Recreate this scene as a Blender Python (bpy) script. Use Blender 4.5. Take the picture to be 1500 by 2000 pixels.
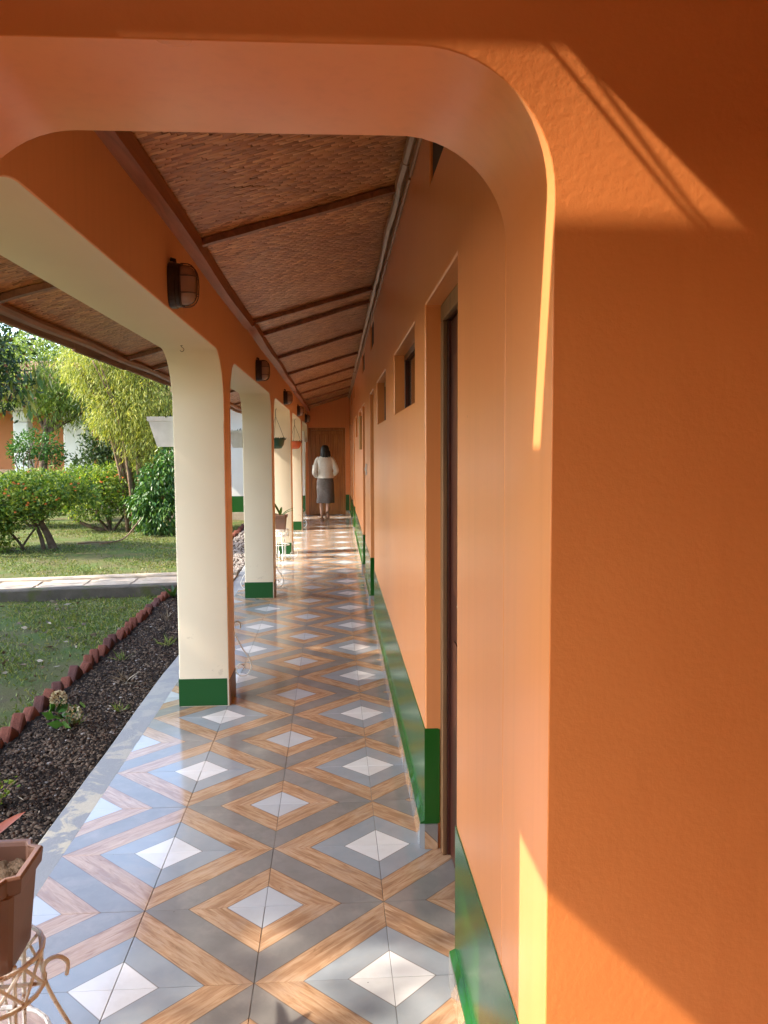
import bpy, bmesh, math, random
import numpy as np
from mathutils import Vector, Matrix

random.seed(7)
RNG = np.random.default_rng(11)
for o in list(bpy.data.objects):
    bpy.data.objects.remove(o, do_unlink=True)
scene = bpy.context.scene
COL = scene.collection

# ------------------------------------------------------------------ camera
CAM_H = 1.5359
FOC = 1597.0 / 2000.0          # focal length in picture heights
yaw, pitch, roll = 0.0632, -0.0770, -0.005
F = Vector((math.sin(yaw) * math.cos(pitch), math.cos(yaw) * math.cos(pitch), math.sin(pitch)))
R0 = Vector((math.cos(yaw), -math.sin(yaw), 0))
U0 = R0.cross(F)
Rv = math.cos(roll) * R0 + math.sin(roll) * U0
Uv = -math.sin(roll) * R0 + math.cos(roll) * U0
cam = bpy.data.cameras.new('camera')
cam.sensor_fit = 'VERTICAL'
cam.sensor_height = 36.0
cam.lens = 36.0 * FOC
cam.clip_start = 0.05
cam.clip_end = 3000
cam_o = bpy.data.objects.new('camera', cam)
m = Matrix((Rv, Uv, -F)).transposed().to_4x4()
m.translation = (0, 0, CAM_H)
cam_o.matrix_world = m
COL.objects.link(cam_o)
scene.camera = cam_o

# ------------------------------------------------------------------ sky, sun, exposure
SUN_D = Vector((1.0, 0.185, -0.93)).normalized()      # direction the sunlight travels
w = bpy.data.worlds.new('World')
scene.world = w
w.use_nodes = True
nt = w.node_tree
bg = nt.nodes['Background']
sky = nt.nodes.new('ShaderNodeTexSky')
sky.sky_type = 'NISHITA'
sky.sun_disc = False
sky.sun_elevation = math.asin(-SUN_D.z)
sky.sun_rotation = math.atan2(-SUN_D.x, -SUN_D.y)
sky.dust_density = 1.5
nt.links.new(sky.outputs[0], bg.inputs[0])
bg.inputs[1].default_value = 0.15
sun = bpy.data.lights.new('sun', 'SUN')
sun.energy = 2.0
sun.angle = math.radians(0.6)
sun.color = (1.0, 0.89, 0.76)
sun_o = bpy.data.objects.new('sun', sun)
sun_o.rotation_euler = SUN_D.to_track_quat('-Z', 'Y').to_euler()
sun_o.location = (-20, -5, 25)
COL.objects.link(sun_o)
scene.view_settings.view_transform = 'Standard'
scene.view_settings.look = 'None'
scene.view_settings.exposure = 2.6
scene.view_settings.gamma = 1.0
scene.view_settings.use_curve_mapping = False
scene.cycles.use_denoising = True
scene.cycles.max_bounces = 12
scene.cycles.diffuse_bounces = 7
scene.cycles.glossy_bounces = 5
scene.cycles.transmission_bounces = 4
scene.cycles.sample_clamp_indirect = 6.0
scene.cycles.caustics_reflective = False
scene.cycles.caustics_refractive = False

# ------------------------------------------------------------------ node helpers and materials
class NT:
    """small helper round a material's node tree"""
    def __init__(self, name):
        self.m = bpy.data.materials.new(name)
        self.m.use_nodes = True
        self.t = self.m.node_tree
        self.b = self.t.nodes['Principled BSDF']
        self.out = self.t.nodes['Material Output']
    def n(self, typ, **kw):
        nd = self.t.nodes.new(typ)
        for k, v in kw.items():
            setattr(nd, k, v)
        return nd
    def link(self, a, b):
        self.t.links.new(a, b)
    def val(self, sock, v):
        if hasattr(v, 'is_linked') or hasattr(v, 'links'):
            self.link(v, sock)
        else:
            sock.default_value = v
    def math(self, op, a, b=0.0, c=0.0):
        nd = self.n('ShaderNodeMath', operation=op)
        self.val(nd.inputs[0], a); self.val(nd.inputs[1], b); self.val(nd.inputs[2], c)
        return nd.outputs[0]
    def mix(self, f, a, b, mode='MIX'):
        nd = self.n('ShaderNodeMix', data_type='RGBA', blend_type=mode)
        self.val(nd.inputs[0], f)
        self.val(nd.inputs[6], rgba(a)); self.val(nd.inputs[7], rgba(b))
        return nd.outputs[2]
    def noise(self, scale, detail=3.0, rough=0.55, vec=None, dist=0.0):
        nd = self.n('ShaderNodeTexNoise')
        nd.inputs['Scale'].default_value = scale
        nd.inputs['Detail'].default_value = detail
        nd.inputs['Roughness'].default_value = rough
        nd.inputs['Distortion'].default_value = dist
        self.link(vec if vec is not None else self.obj(), nd.inputs['Vector'])
        return nd.outputs['Fac']
    def obj(self):
        if not hasattr(self, '_tc'):
            self._tc = self.n('ShaderNodeTexCoord')
        return self._tc.outputs['Object']
    def geo(self):
        if not hasattr(self, '_geo'):
            self._geo = self.n('ShaderNodeNewGeometry')
        return self._geo
    def world(self):
        return self.geo().outputs['Position']
    def ramp(self, fac, stops, interp='LINEAR'):
        nd = self.n('ShaderNodeValToRGB')
        cr = nd.color_ramp
        cr.interpolation = interp
        while len(cr.elements) < len(stops):
            cr.elements.new(0.5)
        for e, (p, c) in zip(cr.elements, stops):
            e.position = p
            e.color = rgba(c)
        self.link(fac, nd.inputs[0])
        return nd.outputs[0]
    def bump(self, h, strength=0.3, dist=0.01):
        nd = self.n('ShaderNodeBump')
        nd.inputs['Strength'].default_value = strength
        nd.inputs['Distance'].default_value = dist
        self.link(h, nd.inputs['Height'])
        self.link(nd.outputs[0], self.b.inputs['Normal'])
        return nd
    def mapping(self, vec, scale=(1, 1, 1), rot=(0, 0, 0)):
        nd = self.n('ShaderNodeMapping')
        nd.inputs['Scale'].default_value = scale
        nd.inputs['Rotation'].default_value = rot
        self.link(vec, nd.inputs['Vector'])
        return nd.outputs[0]
    def set(self, col=None, rough=None, spec=None, metal=None, coat=None):
        if col is not None: self.val(self.b.inputs['Base Color'], rgba(col))
        if rough is not None: self.val(self.b.inputs['Roughness'], rough)
        if spec is not None: self.b.inputs['Specular IOR Level'].default_value = spec
        if metal is not None: self.b.inputs['Metallic'].default_value = metal
        if coat is not None:
            self.b.inputs['Coat Weight'].default_value = coat
        return self.m

def rgba(c):
    if isinstance(c, (tuple, list)):
        return tuple(c) if len(c) == 4 else (c[0], c[1], c[2], 1.0)
    return c

def paint(name, col, dark, rough, bump_s, bump_scale=55, lumps=0.0, spec=0.5, blotch=1.6, fl=True, dirt=False):
    t = NT(name)
    P = t.world()
    big = t.noise(blotch, 4 if fl else 0, 0.6, P)
    c = t.mix(t.ramp(big, [(0.3, (0, 0, 0)), (0.72, (1, 1, 1))]), dark, col)
    if fl:
      fleck = t.noise(38, 2, 0.5, P)
      c = t.mix(t.ramp(fleck, [(0.14, (0.5, 0.5, 0.5)), (0.19, (0, 0, 0))]), c, [x * 0.72 for x in dark])
    if lumps:
        vo = t.n('ShaderNodeTexVoronoi', feature='DISTANCE_TO_EDGE'); vo.inputs['Scale'].default_value = 1.1
        wv = t.n('ShaderNodeVectorMath', operation='ADD')
        nz = t.n('ShaderNodeTexNoise'); nz.inputs['Scale'].default_value = 3.0; nz.inputs['Detail'].default_value = 6.0; t.link(P, nz.inputs['Vector'])
        t.link(P, wv.inputs[0]); t.link(nz.outputs['Color'], wv.inputs[1]); t.link(wv.outputs[0], vo.inputs['Vector'])
        cr = t.math('MULTIPLY', t.math('LESS_THAN', vo.outputs['Distance'], 0.0028), t.math('GREATER_THAN', t.noise(1.3, 2, 0.5, P), 0.54))
        c = t.mix(t.math('MULTIPLY', cr, 0.0), c, (0.30, 0.09, 0.025))
        st = t.noise(1.0, 4, 0.6, t.mapping(P, (9.0, 9.0, 0.8)))
        c = t.mix(t.ramp(st, [(0.56, (0, 0, 0)), (0.8, (0.35, 0.35, 0.35))]), c, (0.48, 0.135, 0.03))
    if dirt:                                   # splashed soil and scuffs low on the pillars
        sp = t.n('ShaderNodeSeparateXYZ'); t.link(P, sp.inputs[0])
        mz = t.n('ShaderNodeMapRange'); t.link(sp.outputs[2], mz.inputs[0])
        mz.inputs[1].default_value = 0.15; mz.inputs[2].default_value = 0.75; mz.inputs[3].default_value = 0.24; mz.inputs[4].default_value = 0.0
        sn = t.noise(13, 6, 0.75, P)
        c = t.mix(t.math('MULTIPLY', t.math('GREATER_THAN', t.math('ADD', sn, mz.outputs[0]), 0.80), 0.30), c, (0.36, 0.27, 0.18))
    if not fl:                                 # faint brush streaks and a few small scuffs
        sk = t.noise(1.0, 3, 0.6, t.mapping(P, (26.0, 26.0, 0.9)))
        c = t.mix(t.ramp(sk, [(0.48, (0, 0, 0)), (0.75, (0.30, 0.30, 0.30))]), c, [x * 0.80 for x in dark])
        c = t.mix(t.ramp(t.noise(30, 1, 0.4, P), [(0.13, (0.6, 0.6, 0.6)), (0.15, (0, 0, 0))]), c, [x * 0.45 for x in dark])
    h = t.noise(bump_scale, 5, 0.62, P) if bump_s else t.noise(3, 2, 0.5, P)
    if lumps:
        l = t.noise(16, 4, 0.6, P)
        h = t.math('MULTIPLY_ADD', l, lumps, h)
    if bump_s: t.bump(h, bump_s, 0.006)
    r = t.math('MULTIPLY_ADD', t.noise(2.2, 2, 0.5, P), 0.08, rough - 0.04)
    return t.set(c, r, spec)

ORANGE = (0.67, 0.262, 0.092)
M = {}
M['orange'] = paint('orange_wall_paint', (0.70, 0.270, 0.092), (0.69, 0.263, 0.089), 0.30, 0.0, 14, fl=False, blotch=0.5)
M['bounce_orange'] = paint('bounce_lightened_orange', (0.72, 0.385, 0.180), (0.71, 0.378, 0.175), 0.38, 0.0, 14, fl=False, blotch=0.5)  # wall orange made paler: bounced light put into beam and pillar inner faces
M['stucco'] = paint('orange_rough_stucco', (0.66, 0.215, 0.054), (0.585, 0.180, 0.042), 0.5, 0.13, 80, lumps=1.1, spec=0.35)
M['cream'] = paint('cream_wall_paint', (0.69, 0.595, 0.43), (0.66, 0.56, 0.40), 0.5, 0.05, 40, blotch=2.2, dirt=True)
M['white'] = paint('white_wall_paint', (0.80, 0.78, 0.72), (0.74, 0.72, 0.66), 0.6, 0.1, 40)
M['green'] = paint('dark_green_gloss_paint', (0.011, 0.095, 0.010), (0.009, 0.078, 0.008), 0.17, 0.10, 30, spec=0.55)
M['green_matte'] = paint('dark_green_matte_paint', (0.010, 0.075, 0.014), (0.008, 0.060, 0.011), 0.55, 0.10, 30, spec=0.2)
M['brownbase'] = paint('red_brown_paint', (0.19, 0.07, 0.03), (0.13, 0.05, 0.025), 0.4, 0.1)

def tile_material(name, skirting=False):
    t = NT(name)
    sep = t.n('ShaderNodeSeparateXYZ')
    t.link(t.obj(), sep.inputs[0])
    u = t.math('MULTIPLY_ADD', sep.outputs[0], 2.5, 0.5)
    v = t.math('MULTIPLY_ADD', sep.outputs[2 if skirting else 1], 2.5, 0.5)
    d = t.math('ADD', u, v)
    p = t.math('SUBTRACT', u, v)
    info = t.n('ShaderNodeObjectInfo')
    rnd = info.outputs['Random']
    d2 = t.math('MULTIPLY', d, 0.5)
    comb = t.n('ShaderNodeCombineXYZ')
    t.link(t.math('MULTIPLY', p, 2.6), comb.inputs[0])
    t.link(t.math('MULTIPLY', d, 22.0), comb.inputs[1])
    t.link(t.math('MULTIPLY', rnd, 31.0), comb.inputs[2])
    grain = t.noise(1.0, 5, 0.62, comb.outputs[0], 0.8)
    comb2 = t.n('ShaderNodeCombineXYZ')
    t.link(t.math('MULTIPLY', p, 1.3), comb2.inputs[0])
    t.link(t.math('MULTIPLY', d, 7.0), comb2.inputs[1])
    t.link(t.math('MULTIPLY', rnd, 57.0), comb2.inputs[2])
    broad = t.noise(1.0, 3, 0.5, comb2.outputs[0], 0.5)
    wood = t.ramp(grain, [(0.28, (0.26, 0.145, 0.075)), (0.40, (0.40, 0.24, 0.135)), (0.52, (0.49, 0.315, 0.185)), (0.72, (0.58, 0.40, 0.255))])
    wood = t.mix(t.ramp(broad, [(0.35, (0.85, 0.85, 0.85)), (0.5, (0, 0, 0))]), wood, (0.33, 0.185, 0.10))
    comb3 = t.n('ShaderNodeCombineXYZ')
    t.link(u, comb3.inputs[0]); t.link(v, comb3.inputs[1]); t.link(t.math('MULTIPLY', rnd, 13.0), comb3.inputs[2])
    cl = t.noise(3.5, 4, 0.6, comb3.outputs[0], 0.4)
    blue = t.mix(cl, (0.25, 0.285, 0.31), (0.36, 0.395, 0.415))
    gray = t.mix(cl, (0.175, 0.168, 0.155), (0.30, 0.288, 0.265))
    white = t.mix(cl, (0.66, 0.67, 0.66), (0.78, 0.78, 0.76))
    def step(pos):
        return t.math('GREATER_THAN', d2, pos)
    c = t.mix(step(0.160), white, blue)
    c = t.mix(step(0.3225), c, wood)
    c = t.mix(step(0.500), c, gray)
    c = t.mix(step(0.680), c, wood)
    c = t.mix(step(0.840), c, t.mix(cl, (0.42, 0.455, 0.48), (0.54, 0.57, 0.585)))
    # thin dark printed joints between the bands
    line = None
    for pos in (0.160, 0.3225, 0.5, 0.680, 0.840):
        l = t.math('COMPARE', d2, pos, 0.0032)
        line = l if line is None else t.math('MAXIMUM', line, l)
    c = t.mix(1.0, c, t.ramp(rnd, [(0, (0.86, 0.85, 0.84)), (1, (1, 1, 1))]), 'MULTIPLY')
    c = t.mix(t.math('MULTIPLY', line, 0.55), c, (0.10, 0.065, 0.045))
    # scuffs and dust
    W = t.world()
    dust = t.noise(6.0, 5, 0.7, W)
    c = t.mix(t.ramp(dust, [(0.50, (0, 0, 0)), (0.80, (0.34, 0.34, 0.34))]), c, (0.44, 0.39, 0.33))
    spk = t.noise(95, 1, 0.4, W)
    c = t.mix(t.ramp(spk, [(0.155, (0.8, 0.8, 0.8)), (0.185, (0, 0, 0))]), c, (0.06, 0.05, 0.045))
    r = t.math('MULTIPLY_ADD', t.noise(3.0, 5, 0.70, W), 0.20, 0.03)
    t.bump(t.noise(7, 2, 0.5, W), 0.05, 0.004)
    return t.set(c, r, 0.55)
M['tile'] = tile_material('patterned_ceramic_tile')
M['skirt'] = tile_material('patterned_skirting_tile', True)

def simple(name, a, b, scale, rough, bump=0.0, bscale=None, spec=0.5, detail=4, metal=None, space='obj', bdist=0.01):
    t = NT(name)
    P = t.obj() if space == 'obj' else t.world()
    c = t.mix(t.ramp(t.noise(scale, detail, 0.6, P), [(0.3, (0, 0, 0)), (0.7, (1, 1, 1))]), a, b)
    if bump:
        t.bump(t.noise(bscale or scale * 4, 5, 0.65, P), bump, bdist)
    return t.set(c, rough, spec, metal)

M['grout'] = simple('grey_grout', (0.16, 0.14, 0.12), (0.26, 0.235, 0.21), 20, 0.8, space='w')
def concrete_edge():
    t = NT('stained_concrete_edge')
    W = t.world()
    a = t.noise(5.5, 6, 0.62, W, 0.5)
    sp = t.n('ShaderNodeSeparateXYZ'); t.link(W, sp.inputs[0])
    near = t.n('ShaderNodeMapRange'); t.link(sp.outputs[1], near.inputs[0])      # limewash spilt towards the porch only
    near.inputs[1].default_value = 3.4; near.inputs[2].default_value = 4.8; near.inputs[3].default_value = 1.0; near.inputs[4].default_value = 0.15
    c = t.mix(t.ramp(a, [(0.50, (0, 0, 0)), (0.545, (1, 1, 1))]), (0.30, 0.31, 0.31), t.mix(near.outputs[0], (0.34, 0.345, 0.335), (0.58, 0.52, 0.38)))
    c = t.mix(t.math('MULTIPLY', t.noise(45, 4, 0.7, W), 0.35), c, (0.16, 0.15, 0.13))
    t.bump(t.math('ADD', t.noise(80, 4, 0.6, W), t.math('MULTIPLY', a, 1.4)), 0.35, 0.006)
    return t.set(c, 0.5, 0.4)
M['edge'] = concrete_edge()
M['concrete'] = simple('weathered_concrete', (0.32, 0.25, 0.175), (0.50, 0.41, 0.30), 7, 0.85, 0.5, 60, space='w')
def mossy():
    t = NT('mossy_concrete_kerb')
    W = t.world()
    c = t.mix(t.noise(9, 4, 0.6, W), (0.05, 0.042, 0.032), (0.14, 0.12, 0.095))
    c = t.mix(t.ramp(t.noise(3.2, 5, 0.65, W), [(0.54, (0, 0, 0)), (0.64, (0.8, 0.8, 0.8))]), c, (0.075, 0.085, 0.018))
    t.bump(t.noise(50, 5, 0.65, W), 0.6, 0.02)
    return t.set(c, 0.9, 0.2)
M['moss'] = mossy()
def soil():
    t = NT('dark_garden_soil')
    W = t.world()
    c = t.ramp(t.noise(42, 6, 0.72, W), [(0.3, (0.018, 0.012, 0.008)), (0.55, (0.048, 0.033, 0.023)), (0.8, (0.11, 0.078, 0.055))])
    t.bump(t.noise(38, 8, 0.75, W), 1.0, 0.05)
    return t.set(c, 0.95, 0.2)
M['soil'] = soil()
M['clod'] = simple('dry_soil_clod', (0.055, 0.038, 0.025), (0.16, 0.113, 0.076), 9, 0.95, 0.6, 60, 0.2, space='w')
M['pebble'] = simple('pale_gravel', (0.12, 0.10, 0.085), (0.34, 0.30, 0.26), 14, 0.85, 0.3, 80, 0.3, space='w')
def lawn():
    t = NT('patchy_lawn')
    W = t.world()
    c = t.ramp(t.noise(1.7, 6, 0.68, W), [(0.32, (0.13, 0.10, 0.06)), (0.47, (0.125, 0.125, 0.045)), (0.62, (0.085, 0.135, 0.030))])
    c = t.mix(t.math('MULTIPLY', t.noise(60, 4, 0.7, W), 0.5), c, (0.03, 0.035, 0.012))
    t.bump(t.noise(55, 5, 0.7, W), 0.8, 0.02)
    return t.set(c, 0.95, 0.15)
M['lawn'] = lawn()

def leaf_mat(name, stops, trans=0.32, rough=0.42, tint=(1.25, 1.2, 0.5)):
    t = NT(name)
    c = t.ramp(t.geo().outputs['Random Per Island'], stops)
    t.set(c, rough, 0.4)
    tr = t.n('ShaderNodeBsdfTranslucent')
    t.link(t.mix(1.0, c, tint, 'MULTIPLY'), tr.inputs[0])
    mx = t.n('ShaderNodeMixShader')
    mx.inputs[0].default_value = trans
    t.link(t.b.outputs[0], mx.inputs[1]); t.link(tr.outputs[0], mx.inputs[2])
    t.link(mx.outputs[0], t.out.inputs[0])
    return t.m
M['leaf_dark'] = leaf_mat('dark_green_leaf', [(0, (0.014, 0.036, 0.010)), (0.6, (0.030, 0.065, 0.014)), (0.93, (0.07, 0.10, 0.02)), (1, (0.22, 0.07, 0.03))])
M['leaf_shade'] = leaf_mat('broad_green_leaf', [(0, (0.02, 0.045, 0.012)), (0.6, (0.04, 0.08, 0.018)), (1, (0.08, 0.12, 0.025))])
M['leaf_bamboo'] = leaf_mat('yellow_green_bamboo_leaf', [(0, (0.09, 0.14, 0.025)), (0.35, (0.25, 0.30, 0.05)), (0.75, (0.42, 0.44, 0.080)), (1, (0.58, 0.55, 0.15))], 0.45)
M['leaf_lime'] = leaf_mat('lime_green_leaf', [(0, (0.08, 0.14, 0.02)), (0.5, (0.17, 0.26, 0.04)), (1, (0.32, 0.38, 0.07))], 0.42)
M['leaf_bright'] = leaf_mat('fresh_green_leaf', [(0, (0.022, 0.075, 0.014)), (0.55, (0.05, 0.14, 0.022)), (1, (0.13, 0.24, 0.04))], 0.3, 0.35)
M['leaf_lantana'] = leaf_mat('lantana_leaf', [(0, (0.05, 0.12, 0.02)), (0.5, (0.15, 0.25, 0.034)), (1, (0.37, 0.42, 0.07))], 0.42)
M['leaf_varieg'] = leaf_mat('yellow_edged_leaf', [(0, (0.05, 0.12, 0.02)), (0.5, (0.16, 0.22, 0.04)), (1, (0.36, 0.33, 0.08))], 0.35)
M['leaf_red'] = leaf_mat('reddish_leaf', [(0, (0.16, 0.05, 0.035)), (1, (0.28, 0.10, 0.07))], 0.2, tint=(1.2, 0.9, 0.8))
M['leaf_dry'] = leaf_mat('dry_leaf_litter', [(0, (0.07, 0.045, 0.026)), (0.7, (0.16, 0.115, 0.07)), (1, (0.34, 0.29, 0.22))], 0.15, 0.7, (1, 0.9, 0.7))
M['grass'] = leaf_mat('short_grass_blade', [(0, (0.06, 0.09, 0.018)), (0.5, (0.115, 0.17, 0.03)), (0.85, (0.20, 0.23, 0.05)), (1, (0.30, 0.25, 0.11))], 0.3, 0.55)
M['flower'] = leaf_mat('orange_red_petal', [(0, (0.60, 0.10, 0.03)), (0.6, (0.75, 0.16, 0.03)), (1, (0.80, 0.40, 0.05))], 0.25, 0.5, (1, 0.9, 0.8))
M['dryflower'] = leaf_mat('faded_cream_petal', [(0, (0.34, 0.25, 0.13)), (1, (0.62, 0.52, 0.32))], 0.25, 0.6, (1, 0.95, 0.8))
M['bark'] = simple('brown_bark', (0.055, 0.035, 0.022), (0.15, 0.105, 0.07), 14, 0.9, 0.8, 40, 0.2)
M['cane'] = simple('bamboo_cane', (0.13, 0.075, 0.04), (0.26, 0.17, 0.10), 12, 0.7, 0.4, 50, 0.3)

def weave():
    t = NT('varnished_bamboo_strip')
    r = t.geo().outputs['Random Per Island']
    W = t.world()
    big = t.noise(1.6, 4, 0.6, W, 0.4)
    c = t.ramp(r, [(0, (0.30, 0.11, 0.036)), (0.4, (0.47, 0.195, 0.064)), (0.8, (0.58, 0.265, 0.094)), (1, (0.74, 0.42, 0.18))])
    c = t.mix(t.ramp(big, [(0.38, (1, 1, 1)), (0.62, (0, 0, 0))]), c, (0.36, 0.145, 0.048), 'MIX')
    c = t.mix(0.45, c, t.ramp(r, [(0, (0.31, 0.115, 0.038)), (0.4, (0.47, 0.195, 0.066)), (1, (0.66, 0.33, 0.125))]))
    t.bump(t.noise(220, 3, 0.6, W), 0.2, 0.001)
    return t.set(c, t.math('MULTIPLY_ADD', big, 0.2, 0.26), 0.35)
M['weave'] = weave()
def wood(name, a, b, c3, rough=0.4, axis=(1, 14, 14), scale=1.6, bump=0.25):
    t = NT(name)
    v = t.mapping(t.obj(), axis)
    info = t.n('ShaderNodeObjectInfo')
    add = t.n('ShaderNodeVectorMath', operation='ADD')
    cb = t.n('ShaderNodeCombineXYZ')
    for k in range(3):
        t.link(t.math('MULTIPLY', info.outputs['Random'], 17.0 + 9 * k), cb.inputs[k])
    t.link(v, add.inputs[0]); t.link(cb.outputs[0], add.inputs[1])
    g = t.noise(scale, 6, 0.62, add.outputs[0], 1.0)
    c = t.ramp(g, [(0.28, a), (0.5, b), (0.75, c3)])
    t.bump(g, bump, 0.004)
    return t.set(c, rough, 0.45)
M['rafter'] = wood('stained_rafter_wood', (0.10, 0.034, 0.013), (0.20, 0.072, 0.027), (0.30, 0.12, 0.05), 0.42, (14, 1, 14))
M['plate'] = wood('stained_plate_wood', (0.15, 0.05, 0.02), (0.28, 0.10, 0.042), (0.38, 0.16, 0.075), 0.38, (14, 1, 14))
M['batten'] = wood('split_bamboo_batten', (0.16, 0.075, 0.036), (0.30, 0.16, 0.08), (0.42, 0.25, 0.14), 0.4, (14, 1.2, 14))
M['fascia'] = wood('weathered_fascia_wood', (0.13, 0.065, 0.038), (0.24, 0.135, 0.08), (0.34, 0.21, 0.13), 0.6, (14, 1, 14))
M['plank'] = wood('varnished_door_plank', (0.20, 0.066, 0.016), (0.34, 0.125, 0.030), (0.44, 0.19, 0.052), 0.30, (12, 12, 1))
M['doorframe'] = wood('ochre_door_frame_wood', (0.09, 0.042, 0.018), (0.17, 0.085, 0.035), (0.25, 0.135, 0.06), 0.5, (14, 14, 1))
M['darkdoor'] = wood('maroon_varnished_door', (0.028, 0.008, 0.006), (0.055, 0.014, 0.009), (0.085, 0.024, 0.013), 0.3, (12, 12, 1))
M['signwood'] = wood('ochre_sign_wood', (0.26, 0.15, 0.05), (0.38, 0.24, 0.09), (0.48, 0.32, 0.14), 0.45, (12, 12, 1))
M['roof'] = simple('rusty_brown_roof_sheet', (0.16, 0.06, 0.035), (0.27, 0.12, 0.075), 3, 0.7, 0.2, 20, space='w')
M['black'] = simple('black_cast_metal', (0.018, 0.011, 0.008), (0.045, 0.026, 0.017), 30, 0.45, 0.2, 80)
M['wire'] = simple('dark_rusty_wire', (0.035, 0.018, 0.012), (0.09, 0.045, 0.028), 30, 0.5)
def lamp_glass():
    t = NT('ribbed_lamp_glass')
    t.set(t.mix(t.noise(14, 3), (0.38, 0.22, 0.16), (0.55, 0.37, 0.29)), 0.22, 0.6)
    t.b.inputs['Transmission Weight'].default_value = 0.25
    return t.m
M['glass'] = lamp_glass()
t = NT('dark_window_glass')
M['pane'] = t.set(t.mix(t.noise(3, 3), (0.012, 0.011, 0.010), (0.03, 0.025, 0.022)), 0.08, 0.6)
M['vent'] = simple('black_vent_mesh', (0.006, 0.007, 0.009), (0.016, 0.017, 0.02), 60, 0.6)
M['brick'] = simple('red_brown_brick', (0.085, 0.027, 0.016), (0.17, 0.055, 0.034), 11, 0.85, 0.6, 70, 0.25)
M['brick_b'] = simple('dark_purple_brick', (0.05, 0.022, 0.020), (0.105, 0.042, 0.034), 11, 0.85, 0.6, 70, 0.25)
M['pot'] = simple('brown_plastic_pot', (0.155, 0.080, 0.052), (0.20, 0.105, 0.068), 6, 0.42, 0.05, 80)
def iron():
    t = NT('white_iron_with_rust')
    c = t.mix(t.ramp(t.noise(26, 5, 0.7), [(0.58, (0, 0, 0)), (0.66, (1, 1, 1))]), (0.76, 0.74, 0.68), (0.30, 0.15, 0.07))
    t.bump(t.noise(90, 4, 0.6), 0.3, 0.002)
    return t.set(c, 0.45, 0.45)
M['iron'] = iron()
M['planter'] = simple('white_plastic_planter', (0.50, 0.48, 0.45), (0.64, 0.63, 0.61), 9, 0.4)
M['bowl_green'] = simple('dark_green_plastic', (0.006, 0.055, 0.036), (0.010, 0.075, 0.048), 5, 0.4)
M['bowl_orange'] = simple('orange_red_plastic', (0.46, 0.085, 0.025), (0.52, 0.11, 0.035), 5, 0.45)
M['steel'] = simple('brushed_door_metal', (0.5, 0.48, 0.45), (0.6, 0.58, 0.55), 20, 0.35, metal=0.8)
M['skin'] = simple('skin', (0.50, 0.29, 0.20), (0.56, 0.34, 0.24), 8, 0.5)
M['shirt'] = simple('white_blouse_cloth', (0.70, 0.66, 0.60), (0.78, 0.74, 0.68), 20, 0.8, 0.2, 60)
M['skirt_cloth'] = simple('grey_brown_skirt_cloth', (0.10, 0.085, 0.08), (0.16, 0.14, 0.13), 40, 0.85, 0.3, 90)
M['hair'] = simple('black_hair', (0.010, 0.008, 0.007), (0.022, 0.017, 0.014), 60, 0.4)
M['sandal'] = simple('brown_sandal_leather', (0.16, 0.08, 0.04), (0.24, 0.13, 0.07), 30, 0.6)
M['far_orange'] = paint('far_orange_wall_paint', (0.62, 0.235, 0.075), (0.57, 0.20, 0.06), 0.6, 0.1)
M['peach'] = paint('peach_ledge_paint', (0.58, 0.36, 0.20), (0.50, 0.30, 0.16), 0.6, 0.1)

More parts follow.
